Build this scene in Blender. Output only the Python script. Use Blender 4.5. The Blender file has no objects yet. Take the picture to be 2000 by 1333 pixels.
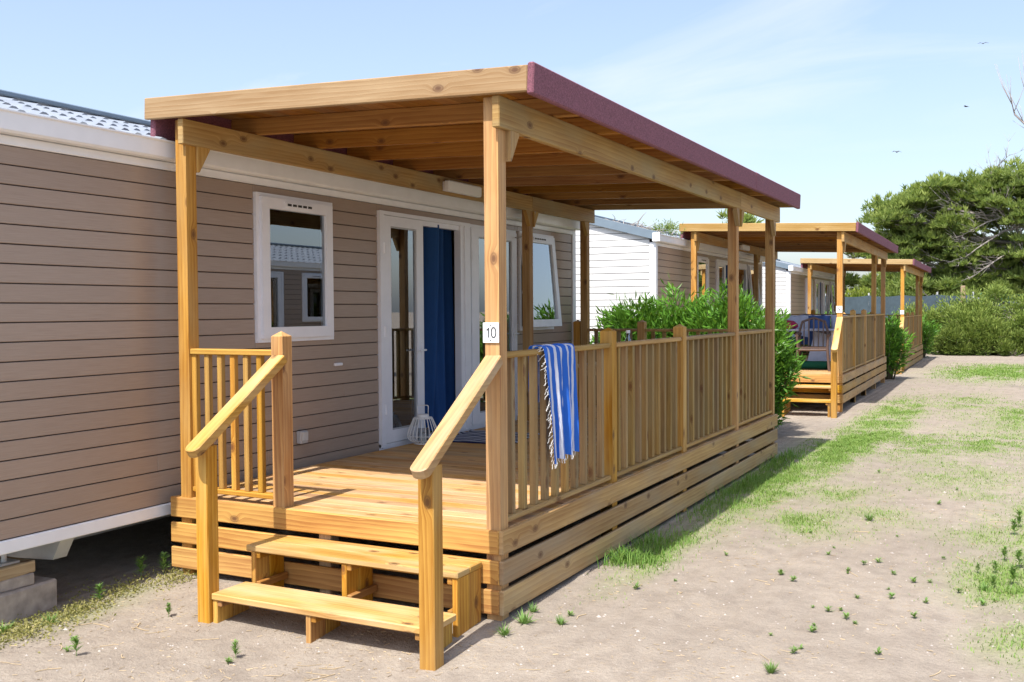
import bpy, math, random
from mathutils import Vector, Matrix, noise
R = math.radians
random.seed(7)
S = bpy.context.scene
C = S.collection
# ------------------------------------------------------------------ camera
yaw, pitch, roll = 0.474731, -0.0305003, 0.0068018
f_ = Vector((-math.sin(yaw) * math.cos(pitch), math.cos(yaw) * math.cos(pitch), math.sin(pitch)))
r_ = Vector((math.cos(yaw), math.sin(yaw), 0)); d_ = f_.cross(r_)
r2 = math.cos(roll) * r_ + math.sin(roll) * d_; d2 = -math.sin(roll) * r_ + math.cos(roll) * d_
cd = bpy.data.cameras.new('camera'); cam = bpy.data.objects.new('camera', cd); C.objects.link(cam)
m3 = Matrix((r2, -d2, -f_)).transposed()
cam.matrix_world = Matrix.Translation((2.56818, -4.87017, 1.73114)) @ m3.to_4x4()
cd.sensor_width = 36; cd.lens = 1954.34 / 2000 * 36; cd.clip_end = 3000; cd.clip_start = .05
S.camera = cam
# ------------------------------------------------------------------ sky and sun
sun_dir = Vector((-.018, -.6, 1)).normalized()
el = math.asin(sun_dir.z); az = math.atan2(sun_dir.x, sun_dir.y)
W = bpy.data.worlds.new('World'); S.world = W; W.use_nodes = True
wt = W.node_tree; wt.nodes.clear()


def N(nt, typ, ins=None, **at):
    n = nt.nodes.new('ShaderNode' + typ)
    for k, v in at.items():
        setattr(n, k, v)
    for k, v in (ins or {}).items():
        s = n.inputs[k]
        if isinstance(v, bpy.types.NodeSocket):
            nt.links.new(v, s)
        elif isinstance(v, bpy.types.Node):
            nt.links.new(v.outputs[0], s)
        else:
            s.default_value = v
    return n


def ramp(nt, fac, stops, interp='LINEAR'):
    n = N(nt, 'ValToRGB', {0: fac}); cr = n.color_ramp; cr.interpolation = interp
    while len(cr.elements) < len(stops):
        cr.elements.new(.5)
    for e, (p, c) in zip(cr.elements, stops):
        e.position = p; e.color = (c, c, c, 1) if isinstance(c, (int, float)) else (*c, 1)
    return n.outputs[0]


def mixc(nt, fac, a, b, mode='MIX'):
    n = nt.nodes.new('ShaderNodeMix'); n.data_type = 'RGBA'; n.blend_type = mode
    for s, v in ((n.inputs[0], fac), (n.inputs[6], a), (n.inputs[7], b)):
        if isinstance(v, bpy.types.NodeSocket):
            nt.links.new(v, s)
        elif isinstance(v, (int, float)):
            s.default_value = v
        else:
            s.default_value = (*v, 1) if len(v) == 3 else v
    return n.outputs[2]


def mth(nt, op, a, b=0., c=0., clamp=False):
    n = N(nt, 'Math', operation=op, use_clamp=clamp)
    for i, v in enumerate((a, b, c)):
        if isinstance(v, bpy.types.NodeSocket):
            nt.links.new(v, n.inputs[i])
        else:
            n.inputs[i].default_value = v
    return n.outputs[0]


sky = N(wt, 'TexSky', sky_type='NISHITA', sun_disc=False, sun_elevation=el, sun_rotation=az,
        altitude=0, air_density=1.0, dust_density=2.2, ozone_density=1.0)
tc = N(wt, 'TexCoord')
sx = N(wt, 'SeparateXYZ', {0: tc.outputs['Generated']})
zc = mth(wt, 'ADD', mth(wt, 'MAXIMUM', sx.outputs[2], 0.), .16)
pv = N(wt, 'CombineXYZ', {0: mth(wt, 'DIVIDE', sx.outputs[0], zc), 1: mth(wt, 'DIVIDE', sx.outputs[1], zc), 2: .3})
mp = N(wt, 'Mapping', {0: pv.outputs[0], 'Location': (4.3, 7.9, 0), 'Rotation': (0, 0, R(-35)), 'Scale': (.8, 1.5, 1)})
nz1 = N(wt, 'TexNoise', {'Vector': mp.outputs[0], 'Scale': 1.1, 'Detail': 7, 'Roughness': .58, 'Distortion': .6})
nz2 = N(wt, 'TexNoise', {'Vector': mp.outputs[0], 'Scale': .28, 'Detail': 2})
cl = mth(wt, 'MULTIPLY', ramp(wt, nz1.outputs[0], [(.50, 0), (.78, 1)]), ramp(wt, nz2.outputs[0], [(.42, .05), (.62, 1)]))
cl = mth(wt, 'MULTIPLY', cl, ramp(wt, sx.outputs[2], [(.06, 0), (.2, 1)]))
veil = mixc(wt, ramp(wt, sx.outputs[2], [(0., .22), (.16, .34), (.4, .22), (1., .05)]), sky.outputs[0], (2.6, 2.85, 3.6))      # thin even high haze
skc = mixc(wt, mth(wt, 'MULTIPLY', cl, .5), veil, (4.2, 4.25, 4.4))
bg = N(wt, 'Background', {0: skc, 1: .15})
wo = N(wt, 'OutputWorld', {0: bg})
sl = bpy.data.lights.new('sun', 'SUN'); sl.energy = 4.1; sl.angle = R(.53); sl.color = (1, .955, .885)
so = bpy.data.objects.new('sun', sl); C.objects.link(so)
so.rotation_euler = sun_dir.to_track_quat('Z', 'Y').to_euler(); so.location = sun_dir * 60
S.view_settings.view_transform = 'Standard'; S.view_settings.look = 'None'
S.view_settings.exposure = .85; S.view_settings.gamma = 1
S.render.engine = 'CYCLES'
S.cycles.max_bounces = 7; S.cycles.diffuse_bounces = 4; S.cycles.transparent_max_bounces = 12


# ------------------------------------------------------------------ materials
def newmat(name):
    m = bpy.data.materials.new(name); m.use_nodes = True; m.node_tree.nodes.clear(); return m, m.node_tree


def out(nt, sh):
    N(nt, 'OutputMaterial', {0: sh})


def wood(name, light, dark, rough=.62, ridge=0., knots=1., var=.34, weather=None):
    m, nt = newmat(name)
    uv = N(nt, 'UVMap', uv_map='uv'); oi = N(nt, 'ObjectInfo'); rnd = oi.outputs['Random']
    s = N(nt, 'SeparateXYZ', {0: uv.outputs[0]}); u, v = s.outputs[0], s.outputs[1]
    u = mth(nt, 'MULTIPLY_ADD', rnd, 37.3, u)
    voff = mth(nt, 'MULTIPLY_ADD', rnd, 11.7, v)
    # knots
    kv = N(nt, 'CombineXYZ', {0: mth(nt, 'MULTIPLY', u, 4.2), 1: mth(nt, 'MULTIPLY', voff, 7.)})
    vor = N(nt, 'TexVoronoi', {'Vector': kv.outputs[0], 'Scale': 1, 'Randomness': .9}, voronoi_dimensions='2D')
    kc = N(nt, 'SeparateColor', {0: vor.outputs['Color']})
    keep = mth(nt, 'GREATER_THAN', kc.outputs[0], .80)
    kd = vor.outputs['Distance']
    near = mth(nt, 'MULTIPLY', ramp(nt, kd, [(0, 1), (.42, 0)], 'EASE'), keep)
    v2 = mth(nt, 'MULTIPLY_ADD', near, .035, voff)
    gv = N(nt, 'CombineXYZ', {0: mth(nt, 'MULTIPLY', u, .55), 1: mth(nt, 'MULTIPLY', v2, 6.), 2: rnd})
    wv = N(nt, 'TexWave', {'Vector': gv.outputs[0], 'Scale': 1.7, 'Distortion': 9.0, 'Detail': 3, 'Detail Scale': .55, 'Detail Roughness': .6},
           wave_type='BANDS', bands_direction='Y', wave_profile='SAW')
    fv = N(nt, 'CombineXYZ', {0: mth(nt, 'MULTIPLY', u, 3.), 1: mth(nt, 'MULTIPLY', v2, 120.)})
    fine = N(nt, 'TexNoise', {'Vector': fv.outputs[0], 'Scale': 1, 'Detail': 3})
    bv = N(nt, 'CombineXYZ', {0: mth(nt, 'MULTIPLY', u, 1.1), 1: mth(nt, 'MULTIPLY', v2, 8.)})
    broad = N(nt, 'TexNoise', {'Vector': bv.outputs[0], 'Scale': 1, 'Detail': 4, 'Roughness': .6})
    t = mth(nt, 'ADD', mth(nt, 'MULTIPLY', wv.outputs[0], .27), mth(nt, 'MULTIPLY', broad.outputs[0], 1.0))
    t = mth(nt, 'MULTIPLY_ADD', fine.outputs[0], .30, t)
    col = mixc(nt, ramp(nt, t, [(.48, 0), (1.0, 1)]), light, dark)
    if weather:
        wn = N(nt, 'TexNoise', {'Vector': N(nt, 'CombineXYZ', {0: mth(nt, 'MULTIPLY', u, .8), 1: mth(nt, 'MULTIPLY', v2, 3.)}).outputs[0], 'Scale': 1.6, 'Detail': 5})
        col = mixc(nt, ramp(nt, wn.outputs[0], [(.42, 0), (.72, .75)]), col, weather)
    ring = ramp(nt, kd, [(0, .95), (.07, .85), (.10, .45), (.13, .7), (.17, .1), (.26, 0)])
    col = mixc(nt, mth(nt, 'MULTIPLY', mth(nt, 'MULTIPLY', ring, keep), knots), col, (.13, .055, .02))
    # per-piece tone
    hv = N(nt, 'HueSaturation', {'Hue': mth(nt, 'MULTIPLY_ADD', mth(nt, 'FRACT', mth(nt, 'MULTIPLY', rnd, 7.31)), .010, .495),
                                 'Saturation': mth(nt, 'MULTIPLY_ADD', mth(nt, 'FRACT', mth(nt, 'MULTIPLY', rnd, 3.77)), .2, .9),
                                 'Value': mth(nt, 'MULTIPLY_ADD', rnd, var, 1 - var / 2), 'Color': col})
    h = mth(nt, 'ADD', mth(nt, 'MULTIPLY', fine.outputs[0], .5), mth(nt, 'MULTIPLY', wv.outputs[0], .35))
    if ridge:
        sn = mth(nt, 'SINE', mth(nt, 'MULTIPLY', v, 2 * math.pi / .0125))
        h = mth(nt, 'MULTIPLY_ADD', sn, ridge, h)
    bp = N(nt, 'Bump', {'Height': h, 'Strength': .5, 'Distance': .003})
    b = N(nt, 'BsdfPrincipled', {'Base Color': hv.outputs[0], 'Roughness': rough, 'Normal': bp.outputs[0]})
    b.inputs['Specular IOR Level'].default_value = .35
    out(nt, b.outputs[0]); return m


def plain(name, col, rough=.5, metal=0., spec=.5, var=.0, nscale=8., bump=0., bscale=60.):
    m, nt = newmat(name)
    tcn = N(nt, 'TexCoord')
    nz = N(nt, 'TexNoise', {'Vector': tcn.outputs['Object'], 'Scale': nscale, 'Detail': 4})
    c = mixc(nt, ramp(nt, nz.outputs[0], [(.3, 0), (.7, 1)]), [x * (1 - var) for x in col], [min(1, x * (1 + var)) for x in col])
    b = N(nt, 'BsdfPrincipled', {'Base Color': c, 'Roughness': rough, 'Metallic': metal})
    b.inputs['Specular IOR Level'].default_value = spec
    if bump:
        n2 = N(nt, 'TexNoise', {'Vector': tcn.outputs['Object'], 'Scale': bscale, 'Detail': 3})
        bp = N(nt, 'Bump', {'Height': n2.outputs[0], 'Strength': bump, 'Distance': .004})
        nt.links.new(bp.outputs[0], b.inputs['Normal'])
    out(nt, b.outputs[0]); return m


def leafmat(name, c1, c2, trans=.35, rough=.5):
    m, nt = newmat(name)
    a = N(nt, 'Attribute', attribute_name='tint')
    oi = N(nt, 'ObjectInfo')
    c = mixc(nt, a.outputs['Fac'], c1, c2)
    hv = N(nt, 'HueSaturation', {'Value': mth(nt, 'MULTIPLY_ADD', oi.outputs['Random'], .3, .85), 'Color': c})
    b = N(nt, 'BsdfPrincipled', {'Base Color': hv.outputs[0], 'Roughness': rough})
    b.inputs['Specular IOR Level'].default_value = .3
    t = N(nt, 'BsdfTranslucent', {0: mixc(nt, .5, hv.outputs[0], (.25, .35, .03))})
    mx = N(nt, 'MixShader', {0: trans, 1: b.outputs[0], 2: t.outputs[0]})
    out(nt, mx.outputs[0]); return m


M = {}
M['post'] = wood('pine_post', (.59, .335, .09), (.30, .13, .026), weather=(.47, .31, .13))
M['beam'] = wood('pine_beam', (.53, .335, .115), (.31, .155, .04), weather=(.36, .29, .16))
M['fascia'] = wood('pine_fascia', (.47, .325, .155), (.32, .185, .06))
M['rafter'] = wood('pine_rafter', (.42, .215, .055), (.25, .105, .022))  # stained timber, base colour also lowered for the shade under the roof
M['rboard'] = wood('pine_roof_board', (.33, .165, .042), (.19, .078, .017), knots=.7)  # under-roof shade put into the base colour, on top of the stain
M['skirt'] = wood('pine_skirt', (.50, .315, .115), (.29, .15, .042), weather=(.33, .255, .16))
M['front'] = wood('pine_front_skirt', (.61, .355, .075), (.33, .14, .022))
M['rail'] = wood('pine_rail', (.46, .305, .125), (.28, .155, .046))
M['baluster'] = wood('pine_baluster_shaded', (.36, .235, .085), (.19, .105, .032), weather=(.24, .19, .10), var=.34)  # dimmer light on the side railing put into a darker base colour
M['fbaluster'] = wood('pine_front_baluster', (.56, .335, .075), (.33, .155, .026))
M['deck'] = wood('pine_deck', (.66, .405, .165), (.38, .18, .05), ridge=1.6, knots=.7, weather=(.55, .42, .27))
M['tread'] = wood('pine_tread', (.60, .37, .10), (.36, .175, .034), weather=(.60, .45, .26))
M['rough_wood'] = wood('weathered_wood', (.44, .33, .2), (.28, .19, .1))


def siding(name, a, b, rough=.30):
    m, nt = newmat(name)
    uv = N(nt, 'UVMap', uv_map='uv'); oi = N(nt, 'ObjectInfo')
    s = N(nt, 'SeparateXYZ', {0: uv.outputs[0]})
    v = N(nt, 'CombineXYZ', {0: mth(nt, 'MULTIPLY_ADD', oi.outputs['Random'], 31., mth(nt, 'MULTIPLY', s.outputs[0], 5.)), 1: mth(nt, 'MULTIPLY', s.outputs[1], 260.)})
    n1 = N(nt, 'TexNoise', {'Vector': v.outputs[0], 'Scale': 1, 'Detail': 4, 'Roughness': .65})
    c = mixc(nt, ramp(nt, n1.outputs[0], [(.3, 0), (.7, 1)]), a, b)
    hv = N(nt, 'HueSaturation', {'Value': mth(nt, 'MULTIPLY_ADD', oi.outputs['Random'], .07, .965), 'Color': c})
    bp = N(nt, 'Bump', {'Height': n1.outputs[0], 'Strength': .3, 'Distance': .0015})
    b_ = N(nt, 'BsdfPrincipled', {'Base Color': hv.outputs[0], 'Roughness': rough, 'Normal': bp.outputs[0]})
    out(nt, b_.outputs[0]); return m


M['taupe'] = siding('taupe_siding', (.305, .230, .182), (.382, .298, .240))
M['white_siding'] = siding('white_siding', (.62, .62, .62), (.68, .68, .67), .5)
M['wallback'] = plain('wall_back', (.07, .05, .042), .8)
M['white'] = plain('white_upvc', (.79, .805, .86), .3, var=.03)
M['gutter'] = plain('white_gutter', (.82, .83, .85), .28, var=.03)
M['rake'] = plain('blue_grey_rake', (.16, .21, .26), .4, var=.05)
M['inside'] = plain('interior', (.16, .14, .125), .9)
M['dark'] = plain('dark_slot', (.03, .028, .026), .8)
M['tile'] = plain('metal_roof_tile', (.25, .275, .31), .28, var=.12, spec=.9)
M['felt'] = plain('maroon_roof_felt', (.205, .075, .105), .85, var=.4, nscale=120, bump=.9, bscale=320)
M['steel'] = plain('galvanised_steel', (.55, .56, .56), .45, metal=.3, var=.1)
M['grey_plastic'] = plain('grey_plastic', (.42, .43, .45), .4)
M['concrete'] = plain('concrete', (.36, .31, .27), .9, var=.25, nscale=14, bump=.6, bscale=50)
M['rattan'] = plain('white_rattan', (.80, .79, .77), .6)
M['curtain'] = plain('blue_curtain', (.004, .055, .20), .85, var=.05)
M['ink'] = plain('dark_ink', (.06, .065, .075), .6)
M['plate'] = plain('white_plate', (.85, .85, .84), .45)
M['chair'] = plain('brown_plastic', (.105, .065, .05), .45, var=.1)
M['blue_cloth'] = plain('blue_cloth', (.06, .13, .36), .9, var=.2)
M['pale_cloth'] = plain('pale_cloth', (.50, .57, .74), .9, var=.1)
M['magenta'] = plain('magenta_cloth', (.33, .015, .07), .9, var=.2)
M['green_mat'] = plain('green_mat', (.01, .17, .10), .8)
M['pine_bark'] = plain('pine_bark', (.20, .165, .145), .95, var=.3, nscale=20, bump=.8, bscale=30)
M['deadwood'] = plain('dead_wood', (.30, .27, .25), .9, var=.25)
M['stem'] = plain('shrub_stem', (.14, .12, .07), .9)
M['net'] = plain('windbreak_net', (.045, .07, .088), .85, var=.12)
M['mesh_fence'] = plain('green_wire', (.03, .14, .11), .5)
M['bird'] = plain('dark_feathers', (.03, .028, .026), .7)
M['litter'] = plain('dry_straw', (.47, .36, .22), .9, var=.3, nscale=3)
M['stone'] = plain('pebble', (.40, .36, .33), .9, var=.35, nscale=2)
M['petal'] = plain('pink_petals', (.55, .05, .22), .6)
M['oleander'] = leafmat('oleander_leaf', (.028, .10, .018), (.15, .34, .035), .3, .38)
M['pine_leaf'] = leafmat('pine_needles', (.12, .19, .055), (.37, .44, .12), .5, .6)
M['scrub'] = leafmat('scrub_leaf', (.085, .15, .03), (.29, .36, .08), .3, .6)
M['lime'] = leafmat('yellow_green_leaf', (.11, .19, .025), (.34, .40, .07), .35, .6)
M['grass'] = leafmat('grass_blade', (.10, .24, .035), (.30, .40, .11), .4, .6)
M['weed'] = leafmat('weed_leaf', (.11, .24, .055), (.27, .41, .12), .4, .55)
M['dry'] = leafmat('dry_ground_cover', (.17, .17, .045), (.38, .34, .13), .3, .7)


def glass():
    m, nt = newmat('window_glass')
    fr = N(nt, 'Fresnel', {'IOR': 1.52})
    fac = mth(nt, 'MULTIPLY_ADD', fr.outputs[0], 2.5, .09, True)
    tr = N(nt, 'BsdfTransparent', {0: (.72, .76, .78, 1)})
    gl = N(nt, 'BsdfGlossy', {'Color': (.92, .96, 1, 1), 'Roughness': .002})
    mx = N(nt, 'MixShader', {0: fac, 1: tr.outputs[0], 2: gl.outputs[0]})
    out(nt, mx.outputs[0]); return m


M['glass'] = glass()


def stripes(name, a, b, n, axis, duty=.5, jit=.0):
    m, nt = newmat(name)
    uv = N(nt, 'UVMap', uv_map='uv'); s = N(nt, 'SeparateXYZ', {0: uv.outputs[0]})
    nz = N(nt, 'TexNoise', {'Vector': uv.outputs[0], 'Scale': 5., 'Detail': 2})
    x = mth(nt, 'MULTIPLY_ADD', nz.outputs[0], jit, s.outputs[axis])
    fr = mth(nt, 'FRACT', mth(nt, 'MULTIPLY', x, n))
    wv = N(nt, 'TexNoise', {'Vector': uv.outputs[0], 'Scale': 160.})
    c = mixc(nt, mth(nt, 'GREATER_THAN', fr, duty), a, b)
    c = mixc(nt, .12, c, wv.outputs[1], 'OVERLAY')
    bp = N(nt, 'Bump', {'Height': wv.outputs[0], 'Strength': .4, 'Distance': .002})
    b_ = N(nt, 'BsdfPrincipled', {'Base Color': c, 'Roughness': .9, 'Normal': bp.outputs[0]})
    t = N(nt, 'BsdfTranslucent', {0: c})
    mx = N(nt, 'MixShader', {0: .2, 1: b_.outputs[0], 2: t.outputs[0]})
    out(nt, mx.outputs[0]); return m


M['towel'] = stripes('striped_towel', (.022, .14, .60), (.62, .66, .78), 5.2, 0, .66, .008)
M['mat'] = stripes('striped_mat', (.012, .022, .085), (.62, .64, .70), 8., 1, .52, .01)


# ------------------------------------------------------------------ mesh helpers
class MB:
    def __init__(s):
        s.v = []; s.f = []; s.t = []; s.uv = {}

    def vert(s, p, t=.5):
        s.v.append(tuple(p)); s.t.append(t); return len(s.v) - 1

    def poly(s, pts, t=.5):
        s.f.append([s.vert(p, t) for p in pts])

    def box(s, x0, x1, y0, y1, z0, z1, mtx=None):
        P = [Vector((x, y, z)) for x in (x0, x1) for y in (y0, y1) for z in (z0, z1)]
        if mtx: P = [mtx @ p for p in P]
        b = len(s.v)
        for p in P: s.vert(p)
        for q in ((0, 1, 3, 2), (4, 6, 7, 5), (0, 4, 5, 1), (2, 3, 7, 6), (0, 2, 6, 4), (1, 5, 7, 3)):
            s.f.append([b + i for i in q])

    def tube(s, pts, rad, n=6, t=.5, cap=True):
        pts = [Vector(p) for p in pts]
        if isinstance(rad, (int, float)): rad = [rad] * len(pts)
        rings = []
        for i, p in enumerate(pts):
            d = (pts[min(i + 1, len(pts) - 1)] - pts[max(i - 1, 0)])
            d = d.normalized() if d.length > 1e-9 else Vector((0, 0, 1))
            a = d.orthogonal().normalized() if i == 0 else (a0 - d * a0.dot(d)).normalized()
            a0 = a; b = d.cross(a)
            rings.append([s.vert(p + (a * math.cos(2 * math.pi * k / n) + b * math.sin(2 * math.pi * k / n)) * rad[i], t) for k in range(n)])
        for r0, r1 in zip(rings, rings[1:]):
            for k in range(n):
                s.f.append([r0[k], r0[(k + 1) % n], r1[(k + 1) % n], r1[k]])
        if cap:
            s.f.append(rings[0][::-1]); s.f.append(rings[-1])

    def leaf(s, p, d, up, L, w, t, fold=.25):
        d = d.normalized(); sd = d.cross(up)
        sd = sd.normalized() if sd.length > 1e-6 else d.orthogonal().normalized()
        n = sd.cross(d)
        a = s.vert(p, t); e = s.vert(p + d * L, t)
        m = p + d * (L * .45)
        b = s.vert(m + sd * w * .5 + n * w * fold, t); c = s.vert(m - sd * w * .5 + n * w * fold, t)
        s.f.append([a, e, b]); s.f.append([a, c, e])

    def mesh(s, name, mat, smooth=False, boxuv=True):
        me = bpy.data.meshes.new(name); me.from_pydata(s.v, [], s.f); me.materials.append(mat)
        if s.f and len(s.f) > 400 or any(abs(t - .5) > 1e-6 for t in s.t):
            at = me.attributes.new('tint', 'FLOAT', 'POINT'); at.data.foreach_set('value', s.t)
        if boxuv and len(s.f) < 3000: boxmap(me)
        if smooth:
            me.polygons.foreach_set('use_smooth', [True] * len(me.polygons))
        me.update(); return me


def boxmap(me):
    uv = me.uv_layers.new(name='uv')
    co = [v.co for v in me.vertices]
    ext = [max(c[i] for c in co) - min(c[i] for c in co) for i in range(3)]
    L = ext.index(max(ext))
    for p in me.polygons:
        n = max(range(3), key=lambda i: abs(p.normal[i]))
        if n == L:
            a, b = [i for i in range(3) if i != n]
        else:
            a = L; b = 3 - L - n
        for li in p.loop_indices:
            c = co[me.loops[li].vertex_index]
            uv.data[li].uv = (c[a] * (.25 if n == L else 1), c[b] + .37 * n)


OFF = {}


def link(name, me, parent=None, loc=(0, 0, 0), rot=None, mtx=None):
    o = bpy.data.objects.new(name, me); C.objects.link(o)
    if parent:
        o.parent = parent; loc = Vector(loc) - OFF.get(parent.name, Vector((0, 0, 0)))
    if mtx is not None:
        o.matrix_local = mtx
        if parent: o.location = o.location - OFF.get(parent.name, Vector((0, 0, 0)))
    else:
        o.location = loc
        if rot: o.rotation_euler = rot
    if parent and parent.name in OFF and parent.type == 'MESH':
        pass
    return o


def tag(o, label, cat, group=None):
    o['label'] = label; o['category'] = cat
    if group: o['group'] = group
    return o


def thing(name, label, cat, loc, rz=0, group=None, off=(0, 0, 0)):
    """Empty at a thing's base; children are written in unit coordinates, off = where the Empty stands in them."""
    o = bpy.data.objects.new(name, None); C.objects.link(o)
    mt = Matrix.Translation(loc) @ Matrix.Rotation(rz, 4, 'Z')
    o.location = mt @ Vector(off); o.rotation_euler = (0, 0, rz); o.empty_display_size = .2
    OFF[o.name] = Vector(off); return tag(o, label, cat, group)


CACHE = {}


def chamfer(lx, ly, lz, b, mat):
    key = (round(lx, 4), round(ly, 4), round(lz, 4), round(b, 4), mat.name)
    if key in CACHE: return CACHE[key]
    h = (lx / 2, ly / 2, lz / 2); b = min(b, min(h) * .45); V = []; F = []; idx = {}
    for sx_ in (-1, 1):
        for sy in (-1, 1):
            for sz in (-1, 1):
                sg = (sx_, sy, sz)
                for ax in range(3):
                    V.append([sg[i] * (h[i] if i == ax else h[i] - b) for i in range(3)]); idx[sg, ax] = len(V) - 1
    def face(ids):
        a, b_, c = [Vector(V[i]) for i in ids[:3]]
        nrm = (b_ - a).cross(c - a); cen = sum((Vector(V[i]) for i in ids), Vector()) / len(ids)
        F.append(ids if nrm.dot(cen) > 0 else ids[::-1])
    for ax in range(3):
        o = [i for i in range(3) if i != ax]
        for s_ in (-1, 1):
            q = []
            for a_, b_ in ((-1, -1), (1, -1), (1, 1), (-1, 1)):
                g = [0, 0, 0]; g[ax] = s_; g[o[0]] = a_; g[o[1]] = b_; q.append(idx[tuple(g), ax])
            face(q)
        for a_ in (-1, 1):
            for b_ in (-1, 1):
                g0 = [0, 0, 0]; g0[o[0]] = a_; g0[o[1]] = b_; g1 = g0[:]; g0[ax] = -1; g1[ax] = 1
                face([idx[tuple(g0), o[0]], idx[tuple(g1), o[0]], idx[tuple(g1), o[1]], idx[tuple(g0), o[1]]])
    for g in {k[0] for k in idx}:
        face([idx[g, 0], idx[g, 1], idx[g, 2]])
    me = bpy.data.meshes.new('piece'); me.from_pydata(V, [], F); me.materials.append(mat); boxmap(me); me.update()
    CACHE[key] = me; return me


def bx(name, mat, parent, x0, x1, y0, y1, z0, z1, b=.004, ry=0.):
    me = chamfer(x1 - x0, y1 - y0, z1 - z0, b, M[mat])
    return link(name, me, parent, ((x0 + x1) / 2, (y0 + y1) / 2, (z0 + z1) / 2), (0, ry, 0) if ry else None)


def sub(name, me, part):
    """a sub-part whose mesh is written in the same coordinates as its part's mesh"""
    o = bpy.data.objects.new(name, me); C.objects.link(o); o.parent = part; return o


def sbx(name, mat, part, x0, x1, y0, y1, z0, z1, b=.003, shift=True):
    """sub-part box in unit coordinates under a part that is itself placed by bx / link"""
    me = chamfer(x1 - x0, y1 - y0, z1 - z0, b, M[mat])
    o = bpy.data.objects.new(name, me); C.objects.link(o); o.parent = part
    root = part.parent
    o.location = Vector(((x0 + x1) / 2, (y0 + y1) / 2, (z0 + z1) / 2)) - OFF.get(root.name, Vector()) - part.location
    return o


# ------------------------------------------------------------------ ground
def gz(x, y):
    z = 0.
    for ox, oy in ((0, 0), (-.14, 12.54), (-.37, 24.29)):
        z -= .072 * math.exp(-(((x + .9 - ox) / 1.25) ** 2 + ((y + .8 - oy) / .6) ** 2))
    z -= .05 * math.exp(-(((x + 2.7) / .6) ** 2 + ((y + 1) / 1.0) ** 2))
    n = noise.noise(Vector((x * .35, y * .35, 3.1)))
    z += .022 * n * (1 if y > 1 or x > .4 else .4)
    if x > .3:
        for c_, w_ in ((.95 + .03 * y, .16), (2.25 + .02 * y, .18)):
            q = (x - c_ - .12 * noise.noise(Vector((y * .4, c_, 0)))) / w_
            z += .010 * (math.exp(-(abs(q) - 1.3) ** 2 * 5) - math.exp(-q * q))
    z += .009 * noise.noise(Vector((x * 2.1, y * 2.1, 1.))) + .0055 * noise.noise(Vector((x * 6, y * 6, 9.)))
    return z


PATCH = [(.36, 5.4, .36, 2.2, 1.1), (.50, 7.8, .36, 1.8, 1.15), (.66, 11.5, .34, 3.4, 1.15), (.30, 2.0, .14, .9, .7),
         (.95, 3.4, .5, .55, .6), (1.55, 3.9, .35, .35, .5), (1.0, 4.8, .4, .5, .5), (1.4, 8.6, .6, 1.4, .5), (1.9, 6.3, .6, .9, .5),
         (2.15, 9.5, .5, 1.4, .6), (2.55, 2.15, .33, .55, 1.05), (2.75, 3.4, .5, .9, .8), (2.75, 4.6, .4, .5, .9), (2.7, .9, .3, .5, .55),
         (1.85, 24.5, 1.2, 3.2, .95), (2.6, 12.5, .8, 2.5, .6), (1.6, 15, .6, 2., .45),
         (3.6, 6, .8, 6, .7), (-2.45, -.9, .2, .7, .45), (2.2, 5.2, .3, .3, .5)]


def cover(x, y):
    c = 0.
    for px_, py, rx, ry, s in PATCH:
        q = ((x - px_) / rx) ** 2 + ((y - py) / ry) ** 2
        if q < 6: c = max(c, s * math.exp(-q * .7))
    if c <= .02: return 0.
    n = .55 + .75 * noise.noise(Vector((x * 2.3, y * 1.6, 5.))) + .5 * noise.noise(Vector((x * 6.3, y * 5., 2.)))
    return max(0., min(1., c * (n + .25)))


def lines(segs):
    L = []
    for a, b, s in segs:
        n = max(1, int(round((b - a) / s)))
        L += [a + (b - a) * i / n for i in range(n)]
    return L + [segs[-1][1]]


gx = lines([(-900, -200, 200), (-200, -40, 40), (-40, -10, 5), (-10, -4, .8), (-4, -3, .2), (-3, 3.2, .055), (3.2, 6, .25), (6, 12, 1), (12, 60, 8), (60, 900, 140)])
gy = lines([(-900, -100, 160), (-100, -12, 14), (-12, -3, 1.), (-3, -1.8, .2), (-1.8, 9, .06), (9, 16, .14), (16, 36, .4), (36, 60, 2), (60, 200, 20), (200, 1200, 140)])
gv = []; gc = []
for y in gy:
    for x in gx:
        nr = -5 < x < 7 and -5 < y < 40
        gv.append((x, y, gz(x, y) if nr else 0.)); gc.append(cover(x, y) if nr else .0)
nx = len(gx); gf = [(j * nx + i, j * nx + i + 1, (j + 1) * nx + i + 1, (j + 1) * nx + i) for j in range(len(gy) - 1) for i in range(nx - 1)]
gm = bpy.data.meshes.new('ground'); gm.from_pydata(gv, [], gf)
at = gm.attributes.new('cover', 'FLOAT', 'POINT'); at.data.foreach_set('value', gc)
gm.polygons.foreach_set('use_smooth', [True] * len(gf))


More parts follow.
